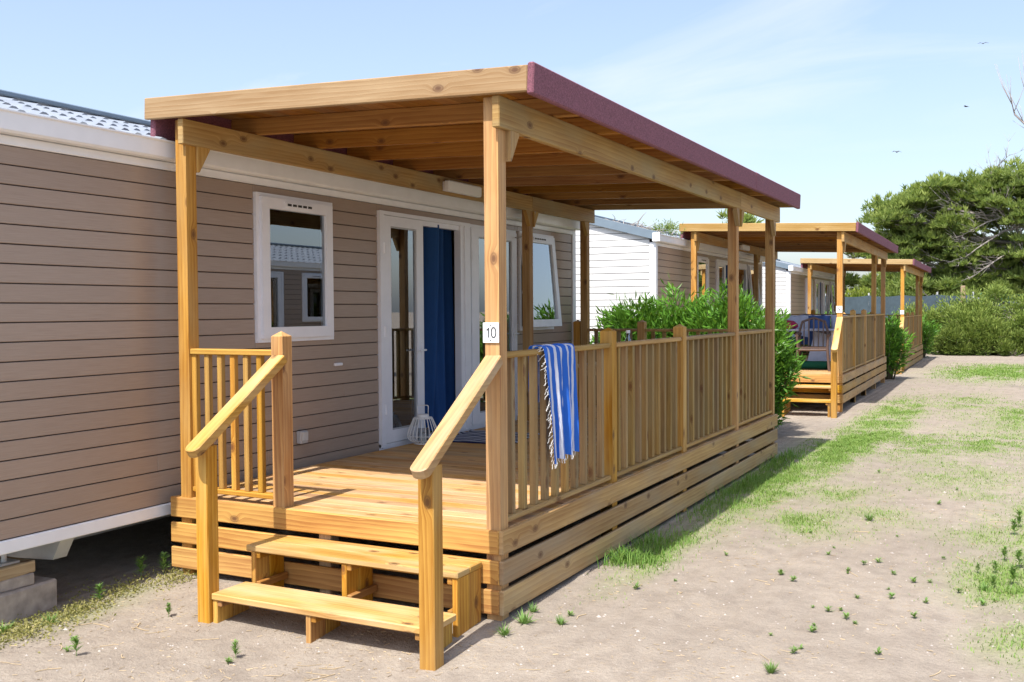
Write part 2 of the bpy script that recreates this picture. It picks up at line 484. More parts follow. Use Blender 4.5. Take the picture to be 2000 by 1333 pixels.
def sandmat():
    m, nt = newmat('sandy_ground')
    tcn = N(nt, 'TexCoord'); P = tcn.outputs['Object']
    n1 = N(nt, 'TexNoise', {'Vector': P, 'Scale': .55, 'Detail': 5, 'Roughness': .6})
    n2 = N(nt, 'TexNoise', {'Vector': P, 'Scale': 5.5, 'Detail': 6, 'Roughness': .7})
    n3 = N(nt, 'TexNoise', {'Vector': P, 'Scale': 140, 'Detail': 3, 'Roughness': .7})
    n4 = N(nt, 'TexNoise', {'Vector': P, 'Scale': 32, 'Detail': 4, 'Roughness': .7})
    c = mixc(nt, ramp(nt, n1.outputs[0], [(.32, 0), (.68, 1)]), (.292, .248, .203), (.364, .313, .258))
    c = mixc(nt, ramp(nt, n2.outputs[0], [(.42, 0), (.72, .7)]), c, (.20, .165, .135))
    c = mixc(nt, ramp(nt, n3.outputs[0], [(.30, .55), (.48, 0)]), c, (.17, .14, .115))
    c = mixc(nt, ramp(nt, n3.outputs[0], [(.60, 0), (.74, .5)]), c, (.46, .42, .37))
    # dry litter
    mpn = N(nt, 'Mapping', {0: P, 'Rotation': (0, 0, .5), 'Scale': (9, 26, 1)})
    n5 = N(nt, 'TexNoise', {'Vector': mpn.outputs[0], 'Scale': 2.2, 'Detail': 4, 'Distortion': 1.2})
    n6 = N(nt, 'TexNoise', {'Vector': P, 'Scale': 1.1, 'Detail': 3})
    lit = mth(nt, 'MULTIPLY', ramp(nt, n5.outputs[0], [(.60, 0), (.68, .7)]), ramp(nt, n6.outputs[0], [(.45, 0), (.62, 1)]))
    c = mixc(nt, lit, c, (.40, .30, .18))
    cv = N(nt, 'Attribute', attribute_name='cover')
    gcol = mixc(nt, ramp(nt, n4.outputs[0], [(.35, 0), (.65, 1)]), (.19, .25, .075), (.28, .33, .13))
    gk = mth(nt, 'MULTIPLY', ramp(nt, cv.outputs['Fac'], [(.05, 0), (.65, .72)]), ramp(nt, n4.outputs[0], [(.25, .5), (.55, 1)]))
    c = mixc(nt, gk, c, gcol)
    h = mth(nt, 'ADD', mth(nt, 'MULTIPLY', n4.outputs[0], 1.), mth(nt, 'MULTIPLY', n3.outputs[0], .3))
    # rake-like tyre ripples down the lane
    wv = N(nt, 'TexWave', {'Vector': N(nt, 'Mapping', {0: P, 'Rotation': (0, 0, R(6)), 'Scale': (1, .12, 1)}).outputs[0], 'Scale': 2.6, 'Distortion': 2.5, 'Detail': 2}, wave_type='BANDS', bands_direction='X')
    h = mth(nt, 'MULTIPLY_ADD', wv.outputs[0], .45, h)
    bp = N(nt, 'Bump', {'Height': h, 'Strength': .9, 'Distance': .018})
    b = N(nt, 'BsdfPrincipled', {'Base Color': c, 'Roughness': .95, 'Normal': bp.outputs[0]})
    b.inputs['Specular IOR Level'].default_value = .1
    out(nt, b.outputs[0]); return m


gm.materials.append(sandmat())
ground = bpy.data.objects.new('ground', gm); C.objects.link(ground); ground['kind'] = 'structure'

# ------------------------------------------------------------------ mobile home
SL = .268


def tile_mesh(y0, y1):
    mb = MB(); per = .21; nyp = int((y1 - y0) / per * 8)
    xs0, z0 = -2.515, 2.846; rows = 6; run = 2.1 / rows
    for side in (0, 1):
        for r_i in range(rows):
            a = r_i * run; b = (r_i + 1) * run + .01
            lo, hi, ri = [], [], []
            for i in range(nyp + 1):
                y = y0 + (y1 - y0) * i / nyp
                w = .016 * math.cos(2 * math.pi * y / per) + .006 * math.cos(4 * math.pi * y / per)
                def pt(s, h):
                    x = xs0 - s; x = x if side == 0 else -9.2 - x
                    return (x, y, z0 + s * SL + h)
                lo.append(mb.vert(pt(a, .024 + w))); hi.append(mb.vert(pt(b, .002 + w))); ri.append(mb.vert(pt(a + .004, -.006 + w)))
            for i in range(nyp):
                q = [lo[i], lo[i + 1], hi[i + 1], hi[i]]; mb.f.append(q if side else q[::-1])
                q = [ri[i], ri[i + 1], lo[i + 1], lo[i]]; mb.f.append(q if side else q[::-1])
    return mb


HY0, HY1, XW = -1.4, 6.96, -2.6
OPEN = [(.95, 1.88, 1.50, 2.635), (2.56, 5.27, .40, 2.635), (5.34, 6.26, 1.50, 2.635)]
TILE = None


def window(h, y0, y1, tilt=0.):
    z0, z1 = 1.50, 2.635; x = XW
    fr = MB()
    for a, b, c, d in ((y0, y0 + .045, z0, z1), (y1 - .045, y1, z0, z1), (y0 + .045, y1 - .045, z1 - .045, z1), (y0 + .045, y1 - .045, z0, z0 + .045)):
        fr.box(x - .05, x + .028, a, b, c, d)
    w = link('window', fr.mesh('window', M['white']), h)
    sa = MB(); i0, i1, j0, j1 = y0 + .035, y1 - .035, z0 + .03, z1 - .03; t = .085
    for a, b, c, d in ((i0, i0 + t, j0, j1), (i1 - t, i1, j0, j1), (i0 + t, i1 - t, j1 - t, j1), (i0 + t, i1 - t, j0, j0 + t)):
        sa.box(0, .05, a, b, c - j1, d - j1)
    mt = Matrix.Translation((x + .006 - 0, 0, j1)) @ Matrix.Rotation(-tilt, 4, 'Y')
    s = sub('sash', sa.mesh('sash', M['white']), w); s.matrix_local = mt
    pn = MB(); pn.box(.018, .026, i0 + t - .004, i1 - t + .004, j0 + t - j1 - .004, -t + .004)
    p = sub('pane', pn.mesh('pane', M['glass']), w); p.matrix_local = mt
    vt = MB(); yc = (y0 + y1) / 2; vt.box(.05, .062, yc - .17, yc + .17, -.062, -.022)
    v = sub('vent', vt.mesh('vent', M['white']), w); v.matrix_local = mt
    for k in range(5):
        sl_ = MB(); sl_.box(.0615, .064, yc - .15 + k * .062, yc - .15 + k * .062 + .046, -.052, -.034)
        o = sub('vent_slot', sl_.mesh('slot', M['dark']), w); o.matrix_local = mt
    if tilt:
        st = MB()
        for yy in (i0 + .01, i1 - .01):
            st.tube([(x + .01, yy, z0 + .5), (x + .05 + math.sin(tilt) * .95, yy, j1 - math.cos(tilt) * .95)], .006, 6)
        sub('stay', st.mesh('stay', M['steel']), w)
    return w


def door_leaf(h, y0, y1, z0, z1, gy0, gy1, gz0, gz1, x, hand, name='door'):
    mb = MB()
    for a, b, c, d in ((y0, gy0, z0, z1), (gy1, y1, z0, z1), (gy0, gy1, gz1, z1), (gy0, gy1, z0, gz0)):
        mb.box(x - .03, x + .028, a, b, c, d)
    o = link(name, mb.mesh('door', M['white']), h)
    p = MB(); p.box(x - .004, x + .006, gy0 - .004, gy1 + .004, gz0 - .004, gz1 + .004); sub('pane', p.mesh('pane', M['glass']), o)
    bd = MB(); t = .014
    for a, b, c, d in ((gy0, gy0 + t, gz0, gz1), (gy1 - t, gy1, gz0, gz1), (gy0 + t, gy1 - t, gz1 - t, gz1), (gy0 + t, gy1 - t, gz0, gz0 + t)):
        bd.box(x + .007, x + .02, a, b, c, d)
    sub('glazing_bead', bd.mesh('bead', M['grey_plastic']), o)
    hd = MB(); yh, zh = hand
    hd.box(x + .028, x + .036, yh - .016, yh + .016, zh - .11, zh + .08)
    hd.tube([(x + .036, yh, zh), (x + .075, yh, zh), (x + .08, yh - .11 if yh > (y0 + y1) / 2 else yh + .11, zh)], .009, 8)
    sub('handle', hd.mesh('handle', M['white']), o)
    for zz in (.85, 1.55, 2.3):
        hg = MB(); yy = y0 - .008 if yh > (y0 + y1) / 2 else y1 + .008
        hg.tube([(x + .034, yy, zz - .05), (x + .034, yy, zz + .05)], .011, 8); sub('hinge', hg.mesh('hinge', M['white']), o)
    return o


def house(loc, rz, label, dx=0., full=True):
    global TILE
    h = thing('mobile_home', label, 'mobile home', loc, rz, 'taupe mobile homes in a row', (-4.6 + dx, 2.8, .36))
    OFF[h.name] = Vector((-4.6, 2.8, .36)); h.location = (Matrix.Translation(loc) @ Matrix.Rotation(rz, 4, 'Z')) @ Vector((-4.6 + dx, 2.8, .36))
    # inner lining with openings
    w = MB(); x0, x1 = XW - .06, XW - .012
    ys = sorted({HY0 + .03, HY1 - .03, *[o[0] for o in OPEN], *[o[1] for o in OPEN]})
    for a, b in zip(ys, ys[1:]):
        op = [o for o in OPEN if o[0] <= a + 1e-6 and o[1] >= b - 1e-6]
        if op:
            if op[0][2] > .45: w.box(x0, x1, a, b, .42, op[0][2])
            w.box(x0, x1, a, b, op[0][3], 2.74)
        else: w.box(x0, x1, a, b, .42, 2.74)
    w.box(-6.58, -6.52, HY0 + .03, HY1 - .03, .42, 2.74)
    for yy in (HY0 + .02, HY1 - .07):
        w.box(-6.58, XW - .07, yy, yy + .05, .42, 2.74)
        b0 = len(w.v)
        for p in ((-6.58, yy, 2.741), (-2.63, yy, 2.741), (-4.6, yy, 3.30), (-6.58, yy + .05, 2.741), (-2.63, yy + .05, 2.741), (-4.6, yy + .05, 3.30)): w.vert(p)
        for q in ((0, 1, 2), (3, 5, 4), (0, 2, 5, 3), (1, 4, 5, 2), (0, 3, 4, 1)): w.f.append([b0 + i for i in q])
    link('wall', w.mesh('wall', M['wallback']), h)
    fl = MB(); fl.box(-6.56, XW - .065, HY0 + .08, HY1 - .08, .40, .50); link('floor_pan', fl.mesh('floor', M['inside']), h)
    cl_ = MB(); cl_.box(-6.50, XW - .062, HY0 + .08, HY1 - .08, 2.70, 2.73); link('ceiling', cl_.mesh('ceiling', M['inside']), h)
    pt = MB(); pt.box(-4.7, -4.64, HY0 + .1, HY1 - .1, .51, 2.69); link('partition', pt.mesh('partition', M['inside']), h)
    # taupe courses on the long wall
    zs = [.4435 + .1125 * k for k in range(20)]
    for z in zs:
        za, zb = z + .0035, min(z + .1125 - .0035, 2.688)
        cut = [(o[0], o[1]) for o in OPEN if o[2] < zb and o[3] > za]
        y = HY0 + .1
        for a, b in cut + [(HY1 - .08, None)]:
            while a - y > .02:
                e = a if a - y < 2.6 else y + random.uniform(1.2, min(3.4, a - y - .4))
                bx('siding_board', 'taupe', h, XW - .014, XW + .002 + random.uniform(-.0008, .0006), y, e - .001, za, zb, .003); y = e
            y = b
        for o in OPEN:
            if o[2] < zb and o[3] > za:
                if zb - o[3] > .008: bx('siding_board', 'taupe', h, XW - .014, XW + .002, o[0], o[1] - .001, o[3] + .001, zb, .002)
                if o[2] - za > .008: bx('siding_board', 'taupe', h, XW - .014, XW + .002, o[0], o[1] - .001, za, o[2] - .001, .002)
    # trims
    bx('bottom_trim', 'gutter', h, XW - .03, XW + .012, HY0, HY1, .362, .4405, .006)
    bx('eave_band', 'gutter', h, XW - .02, XW + .011, HY0 + .02, HY1, 2.692, 2.7465, .004)
    g = MB()
    prof = [(-.02, 2.749), (.075, 2.751), (.088, 2.765), (.092, 2.860), (.104, 2.866), (.104, 2.874), (.080, 2.874), (.080, 2.772), (-.02, 2.772)]
    A = [g.vert((XW + a, HY0 - .04, b)) for a, b in prof]; B = [g.vert((XW + a, HY1 + .04, b)) for a, b in prof]
    n = len(prof)
    for i in range(n): g.f.append([A[i], A[(i + 1) % n], B[(i + 1) % n], B[i]][::-1])
    g.f.append(A); g.f.append(B[::-1]); link('gutter', g.mesh('gutter', M['gutter']), h)
    for yy, s in ((HY0, -1), (HY1, 1)):
        o = bx('corner_trim', 'gutter', h, XW - .10, XW + .014, yy - (.014 if s < 0 else .09), yy + (.09 if s < 0 else .014), .4415, 2.7485, .006)
        bx('corner_trim', 'gutter', h, -6.62, -6.5, yy - .014, yy + .014, .4415, 2.7485, .006)
    # white gable courses
    for yy, s in ((HY0, -1), (HY1, 1)):
        for k in range(25):
            z = .4435 + .1125 * k; zb = z + .106
            xa, xb = -6.49, XW - .102
            hw = lambda q: max(0., min(1.89, 1.045 - (q - 3.115) / SL))
            if hw(z) < .06: continue
            if hw(zb) > 1.885:
                bx('gable_board', 'white_siding', h, xa, xb, yy - .008, yy + .008, z + .003, zb, .003)
            else:
                g4 = MB(); a, b = hw(z + .003), hw(zb)
                P = [(-4.6 - a, z + .003), (-4.6 + a, z + .003), (-4.6 + b, zb), (-4.6 - b, zb)]
                A = [g4.vert((q[0] + 4.6, -.008, q[1] - z)) for q in P]; B = [g4.vert((q[0] + 4.6, .008, q[1] - z)) for q in P]
                g4.f += [A, B[::-1]] + [[A[n_], B[n_], B[(n_ + 1) % 4], A[(n_ + 1) % 4]] for n_ in range(4)]
                link('gable_board', g4.mesh('gable', M['white_siding']), h, (-4.6, yy, z))
        for sd in (-1, 1):
            L = 2.17; me = chamfer(L, .03, .14, .004, M['rake'])
            o = link('rake_board', me, h, (-4.6 + sd * 1.045, yy + s * .055, 3.115), (0, sd * math.atan(SL), 0))
            if sd > 0:
                bx('rake_end', 'gutter', h, XW - .03, XW + .10, yy + s * .055 - .022, yy + s * .055 + .022, 2.755, 2.90, .005)
    if TILE is None: TILE = tile_mesh(HY0 - .03, HY1 + .03).mesh('roof', M['tile'], False, False)
    rf = link('roof', TILE, h)
    rf.location = -OFF[h.name]
    bx('ridge_cap', 'rake', h, -4.68, -4.52, HY0 - .03, HY1 + .03, 3.435, 3.475, .015)
    rl = MB()
    for sd in (-1, 1):
        b0 = len(rl.v)
        for q in ((-4.6, 3.40), (-4.6 + sd * 2.06, 2.85)):
            for yy in (HY0 - .02, HY1 + .02): rl.vert((q[0], yy, q[1]))
        rl.f.append([b0, b0 + 1, b0 + 3, b0 + 2])
    link('roof_lining', rl.mesh('lining', M['wallback']), h)
    window(h, .95, 1.88); window(h, 5.34, 6.26, R(5.2))
    # double door
    df = MB()
    for a, b, c, d in ((2.56, 2.625, .503, 2.635), (4.08, 4.19, .503, 2.635), (2.625, 4.08, 2.60, 2.635)): df.box(XW - .06, XW + .034, a, b, c, d)
    df.box(XW - .06, XW + .02, 2.56, 4.19, .46, .53)
    link('door_frame', df.mesh('frame', M['white']), h)
    f2 = MB(); f2.box(XW - .055, XW + .02, 4.012, 4.079, .531, 2.599); f2.box(XW - .055, XW + .005, 3.29, 4.011, 2.552, 2.599); link('door_jamb', f2.mesh('jamb', M['white']), h)
    door_leaf(h, 2.632, 3.285, .535, 2.596, 2.735, 3.172, .645, 2.505, XW + .0, (3.245, 1.36))
    door_leaf(h, 4.225, 5.265, .535, 2.60, 4.38, 5.15, .645, 2.512, XW + .0, (5.21, 1.47))
    f3 = MB()
    for a, b, c, d in ((4.192, 4.222, .47, 2.634), (5.267, 5.275, .47, 2.634), (4.222, 5.267, 2.603, 2.634), (4.222, 5.267, .46, .533)): f3.box(XW - .06, XW + .012, a, b, c, d)
    link('door_frame', f3.mesh('frame', M['white']), h)
    cu = MB(); nu, nv = 48, 10; grid = []
    for j in range(nv + 1):
        row = []
        for i in range(nu + 1):
            u = i / nu; y = 3.28 + u * .78; q = j / nv
            ph = u * 2 * math.pi
            xx = -2.78 + .075 * math.sin(ph * 3.0 + .6 + .7 * q) + .02 * math.sin(ph * 7 + 1.2 + q) + .12 * math.exp(-((u - .42 - .12 * q) / .15) ** 2)
            row.append(cu.vert((xx, y, 2.58 - q * 2.04)))
        grid.append(row)
    for j in range(nv):
        for i in range(nu): cu.f.append([grid[j][i], grid[j][i + 1], grid[j + 1][i + 1], grid[j + 1][i]])
    co_ = link('curtain', cu.mesh('curtain', M['curtain'], True), h); co_['label'] = 'deep blue door curtain hanging in folds'
    # fittings
    bx('wall_hook', 'white', h, XW + .002, XW + .03, 1.90, 2.0, 1.275, 1.30, .006)
    k = bx('socket_box', 'grey_plastic', h, XW + .002, XW + .05, 1.41, 1.50, .68, .78, .006)
    sbx('socket_lid', 'steel', k, XW + .051, XW + .06, 1.42, 1.49, .705, .775)
    # chassis
    for xx in (-3.2, -5.9):
        c = MB(); c.box(xx - .05, xx + .05, HY0 + .1, HY1 - .1, .20, .40); link('chassis_beam', c.mesh('beam', M['steel']), h)
    for yy in (-.7, 2.4, 5.4):
        c = MB(); b0 = len(c.v)
        for p in ((-6.3, yy - .05, .361), (-2.64, yy - .05, .361), (-2.72, yy - .05, .225), (-3.1, yy - .05, .20), (-6.3, yy - .05, .20)):
            c.vert(p)
        for p in ((-6.3, yy + .05, .361), (-2.64, yy + .05, .361), (-2.72, yy + .05, .225), (-3.1, yy + .05, .20), (-6.3, yy + .05, .20)):
            c.vert(p)
        c.f += [[0, 1, 2, 3, 4], [9, 8, 7, 6, 5], [0, 5, 6, 1], [1, 6, 7, 2], [2, 7, 8, 3], [3, 8, 9, 4], [4, 9, 5, 0]]
        link('outrigger', c.mesh('outrigger', M['steel']), h)
    if dx:
        pass
    return h


UN = [((0, 0, 0), 0.), ((-.143, 12.537, .104), .023), ((-.371, 24.288, .002), .017)]
house(UN[0][0], UN[0][1], 'taupe lap-sided mobile home with the blue-curtained doorway behind veranda number 10')
house(UN[1][0], UN[1][1], 'taupe mobile home with bright white gable end standing behind veranda number 9', -.22)
house(UN[2][0], UN[2][1], 'farthest taupe mobile home with white gable, behind veranda number 8', -.21)
house((4.6, 15.4, 0), math.pi, 'taupe mobile home across the sandy lane, mirrored in the window panes')

# ------------------------------------------------------------------ veranda
RA = math.atan(.0389)


def zt(x): return 3.0478 - .0389 * x


def rbx(name, mat, p, x0, x1, y0, y1, h0, h1, b=.004):
    """box following the roof slope; h measured from the roof top line"""
    xc = (x0 + x1) / 2; L = (x1 - x0) / math.cos(RA)
    me = chamfer(L, y1 - y0, h1 - h0, b, M[mat])
    return link(name, me, p, (xc, (y0 + y1) / 2, zt(xc) + (h0 + h1) / 2), (0, RA, 0))


def capped_post(name, p, x0, x1, y0, y1, z0, z1, zap, mat='post'):
    mb = MB(); xc, yc = (x0 + x1) / 2, (y0 + y1) / 2; c = .004
    def ring(s, z): return [mb.vert((x0 + s, y0 + s, z)), mb.vert((x1 - s, y0 + s, z)), mb.vert((x1 - s, y1 - s, z)), mb.vert((x0 + s, y1 - s, z))]
    a = ring(0, z0); b = ring(0, z1); d = ring(c, z1 + c); ap = mb.vert((xc, yc, zap))
    mb.f.append(a[::-1])
    for r0, r1 in ((a, b), (b, d)):
        for i in range(4): mb.f.append([r0[i], r0[(i + 1) % 4], r1[(i + 1) % 4], r1[i]])
    for i in range(4): mb.f.append([d[i], d[(i + 1) % 4], ap])
    mm = Matrix.Translation((-xc, -yc, -z0))
    mb.v = [tuple(mm @ Vector(v)) for v in mb.v]
    return link(name, mb.mesh('post', M[mat]), p, (xc, yc, z0))


def tall_post(p, x0, x1, y0, y1, z0, zn, zt_, nx0, nx1, mat='post'):
    mb = MB(); c = .004
    def ring(a, b, z): return [mb.vert((a, y0, z)), mb.vert((b, y0, z)), mb.vert((b, y1, z)), mb.vert((a, y1, z))]
    r = [ring(x0, x1, z0), ring(x0, x1, zn), ring(nx0, nx1, zn), ring(nx0, nx1, zt_)]
    mb.f.append(r[0][::-1]); mb.f.append(r[3])
    for a, b in zip(r, r[1:]):
        for i in range(4): mb.f.append([a[i], a[(i + 1) % 4], b[(i + 1) % 4], b[i]])
    xc, yc = (x0 + x1) / 2, (y0 + y1) / 2
    mb.v = [(v[0] - xc, v[1] - yc, v[2] - z0) for v in mb.v]
    return link('post', mb.mesh('post', M[mat]), p, (xc, yc, z0))


def brace(p, x0, x1, y, z, s, a=.11, b=.17):
    """triangular knee block under a beam, s = +1 / -1 along y"""
    mb = MB()
    P = [(0, 0), (s * a, 0), (s * a, -.012), (.012 * s, -b), (0, -b)]
    A = [mb.vert((x0, q[0], q[1])) for q in P]; B = [mb.vert((x1, q[0], q[1])) for q in P]
    mb.f.append(A if s > 0 else A[::-1]); mb.f.append(B[::-1] if s > 0 else B)
    for i in range(5):
        q = [A[i], B[i], B[(i + 1) % 5], A[(i + 1) % 5]]; mb.f.append(q if s > 0 else q[::-1])
    mb.v = [(v[0] - x0, v[1], v[2]) for v in mb.v]
    return link('knee_brace', mb.mesh('brace', M['beam']), p, (x0, y, z))


def handrail(p, xa, xb, ya, za, yb, zb, th=.056, wd=.10):
    """sloping rail from upper end a to the rounded lower end b (top surface centre line)"""
    a = Vector(((xa), ya, za)); b = Vector(((xb), yb, zb)); d = (b - a); L = d.length; d.normalize()
    sd = Vector((1, 0, 0)); sd = (sd - d * sd.dot(d)).normalized(); up = sd.cross(d).normalized()
    if up.z < 0: up = -up
    w = wd / 2; pr = [(0., -w), (0., w)]
    for k in range(9):
        t = math.pi / 2 - math.pi * k / 8; pr.append((L - w * .75 + w * .75 * math.cos(t), w * math.sin(t)))
    mb = MB(); c = .005
    rows = []
    for h, ins in ((0, c), (-c, 0), (-th + c, 0), (-th, c)):
        row = []
        for i, (l, s) in enumerate(pr):
            l2 = l - (ins if i > 1 else 0); s2 = s - math.copysign(ins, s) if abs(s) > 1e-6 else s
            q = d * l2 + sd * s2 + up * h
            if i < 2 and h < -c: q += d * 0
            row.append(mb.vert(q))
        rows.append(row)
    n = len(pr); mb.f.append(rows[0]); mb.f.append(rows[3][::-1])
    for r0, r1 in zip(rows, rows[1:]):
        for i in range(n): mb.f.append([r0[i], r1[i], r1[(i + 1) % n], r0[(i + 1) % n]])
    return link('handrail', mb.mesh('handrail', M['tread']), p, a)


def veranda(loc, rz, label, dw=0., dl=0.):
    v = thing('veranda', label, 'veranda', loc, rz, 'timber verandas in front of the mobile homes', (-1.25, 3.4, 0))
    XL = -2.512 - dw; XP = -2.437 - dw; LY = 6.89 + dl; z0 = -.06 - loc[2]
    ys = [(.027, .117), (1.72, 1.81), (3.37, 3.46), (5.13, 5.22), (6.763 + dl, 6.853 + dl)]
    # deck
    n = 57 + int(round(dl / .12)); pitch_ = (LY - .054) / n
    for k in range(n):
        y = .028 + k * pitch_
        bx('deck_board', 'deck', v, XL + .005, -.029, y, y + pitch_ - .005, .474, .503, .0035)
    # skirting
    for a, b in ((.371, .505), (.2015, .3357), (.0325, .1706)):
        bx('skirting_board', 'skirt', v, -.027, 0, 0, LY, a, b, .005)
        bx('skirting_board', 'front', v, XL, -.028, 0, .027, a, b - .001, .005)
        bx('skirting_board', 'skirt', v, XL, -.028, LY - .027, LY, a, b - .001, .005)
    for yy in (1.72, 3.37, 5.13):
        for xx in (-.118, -1.3, XP):
            bx('foot_post', 'rough_wood', v, xx, xx + .09, yy, yy + .09, z0, .4735, .005)
    for yy in (.03, LY - .12): bx('foot_post', 'rough_wood', v, -1.3, -1.21, yy, yy + .09, z0, .4735, .005)
    for k in range(4):
        xx = -.2 - k * .72; bx('joist', 'rough_wood', v, xx - .045, xx, .16, LY - .16, .33, .4725, .004)
    # posts with notched tops
    for i in (0, 3, 4):
        y0, y1 = ys[i]
        tall_post(v, -.117, -.027, y0, y1, z0, 2.733, zt(-.08) - .141, -.117, -.0405)
        tall_post(v, XP, XP + .09, y0, y1, z0, 2.832, zt(XP + .04) - .141, XP, XP + .066)
    for i in (1, 2):
        y0, y1 = ys[i]; capped_post('rail_post', v, -.117, -.027, y0, y1, z0, 1.578, 1.606)
    # beams in two lengths
    for a, b in ((-.02, 5.172), (5.175, LY + .09)):
        bx('beam', 'beam', v, -.040, .006, a, b, 2.734, 2.9065, .005)
        bx('beam', 'beam', v, XP + .067, XP + .113, a, b, 2.833, 2.998 + .0389 * dw, .005)
    for x0, z in ((-.0385, 2.7335), (XP + .0675, 2.8325)):
        brace(v, x0, x0 + .043, ys[0][1], z, 1); brace(v, x0, x0 + .043, ys[3][0], z, -1); brace(v, x0, x0 + .043, ys[3][1], z, 1); brace(v, x0, x0 + .043, ys[4][0], z, -1)
    # roof
    XF = -2.63 - dw; YB = LY + .095
    rbx('front_fascia', 'fascia', v, XF, .194, -.055, -.02, -.14, 0, .005)
    rbx('back_fascia', 'fascia', v, XF, .194, YB - .035, YB, -.14, 0, .005)
    nr = 9; st = .694 + dl / 10
    for k in range(1, nr + 1):
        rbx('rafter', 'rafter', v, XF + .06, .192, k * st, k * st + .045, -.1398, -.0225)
    nb = 20; wb = (.192 - XF - .06) / nb
    for k in range(nb):
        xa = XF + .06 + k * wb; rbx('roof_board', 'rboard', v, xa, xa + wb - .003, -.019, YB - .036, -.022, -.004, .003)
    rbx('roof_felt', 'felt', v, XF + .003, .194, -.0185, YB - .036, -.0038, -.0004, .001)
    fb = rbx('felt_edge', 'felt', v, .1955, .236, -.062, YB + .01, -.158, .012, .008)
    rbx('felt_lap', 'felt', v, .1950, .2385, 4.86, 5.0, -.160, .0135, .008)
    rbx('felt_edge', 'felt', v, XF + .012, XF + .058, -.0195, YB - .036, -.278, -.0042, .008)
    # side railing
    for i in range(4):
        a, b = ys[i][1], ys[i + 1][0]
        bx('top_rail', 'rail', v, -.107, -.034, a + .001, b - .001, 1.462, 1.4955, .006)
        bx('bottom_rail', 'rail', v, -.107, -.034, a + .001, b - .001, .530, .560, .005)
        nbl = 10; g = (b - a) / (nbl + .55)
        for k in range(nbl):
            yc = a + g * (k + .80)
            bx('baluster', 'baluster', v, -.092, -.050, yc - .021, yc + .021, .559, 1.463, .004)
    # far end railing
    yb0, yb1 = ys[4]
    capped_post('rail_post', v, -1.68, -1.59, yb0, yb1, .503, 1.578, 1.606); capped_post('rail_post', v, XP - .099, XP - .009, yb0, yb1, .503, 1.578, 1.606)
    for a, b in ((XP + .091, -1.681), (-1.589, -.118)):
        bx('top_rail', 'rail', v, a, b, yb0 + .01, yb0 + .08, 1.462, 1.4955, .006); bx('bottom_rail', 'rail', v, a, b, yb0 + .01, yb0 + .08, .53, .56, .005)
        nbl = int((b - a) / .135); g = (b - a) / (nbl + .4)
        for k in range(nbl):
            xc = a + g * (k + .7); bx('baluster', 'baluster', v, xc - .021, xc + .021, yb0 + .024, yb0 + .066, .559, 1.463, .004)
    # front railing and newel
    capped_post('newel_post', v, -1.645, -1.555, .020, .110, .5035, 1.578, 1.612)
    bx('top_rail', 'fbaluster', v, XP + .091, -1.646, .030, .098, 1.455, 1.493, .006); bx('bottom_rail', 'fbaluster', v, XP + .091, -1.646, .035, .093, .545, .578, .005)
    for k in range(6):
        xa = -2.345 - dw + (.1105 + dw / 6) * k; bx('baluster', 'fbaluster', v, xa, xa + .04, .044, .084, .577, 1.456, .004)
    # stair rails
    zz = gz(loc[0] - 1.6, loc[1] - .6) - loc[2] - .05
    bx('stair_post', 'post', v, -1.666, -1.576, -.622, -.532, zz, .970, .005)
    zz = gz(loc[0] - .05, loc[1] - .7) - loc[2] - .05
    bx('stair_post', 'post', v, -.106, -.014, -.702, -.612, zz, .972, .005)
    handrail(v, -1.590, -1.590, .019, 1.462, -.745, .958); handrail(v, -.068, -.036, .026, 1.482, -.825, .962)
    return v


VL = ['open timber veranda with the towel on its rail, the number 10 on its post', 'timber veranda numbered 9 with garden chairs and drying cloths on its deck', 'farthest timber veranda, numbered 8, next to the scrub']
for (loc, rz), lb, dw, dl in zip(UN, VL, (0, .18, .15), (0, .30, -.1)):
    veranda(loc, rz, lb, dw, dl)


def steps(loc, rz, label):
    s = thing('steps', label, 'steps', loc, rz, 'wooden entrance steps', (-.87, -.3, 0))
    g = -.10 - loc[2]
    bx('tread', 'tread', s, -1.604, -.128, -.281, -.146, .294, .331, .006)
    bx('tread', 'tread', s, -1.604, -.128, -.142, -.006, .294, .331, .006)
    bx('tread', 'tread', s, -1.574, -.112, -.606, -.318, .085, .123, .006)
    for x0 in (-1.572, -.902, -.168):
        for a, b, zt_ in ((-.272, -.146, .2935), (-.142, -.010, .2935), (-.596, -.462, .0845), (-.458, -.326, .0845)):
            bx('riser_panel', 'front', s, x0, x0 + .034, a, b, g, zt_, .004)
        e = x0 + .035 if x0 < -.5 else x0 - .033
        bx('batten', 'rafter', s, e, e + .032, -.27, -.012, .075, .115, .004); bx('batten', 'rafter', s, e, e + .032, -.27, -.012, .255, .2935, .004)
        bx('batten', 'rafter', s, e, e + .032, -.594, -.33, .048, .0845, .004)
    return s


for (loc, rz), lb in zip(UN, ('two-tread pine steps up to the veranda numbered 10', 'pine steps up to the veranda numbered 9, beside the oleander', 'pine steps up to the farthest veranda, numbered 8')):
    steps(loc, rz, lb)


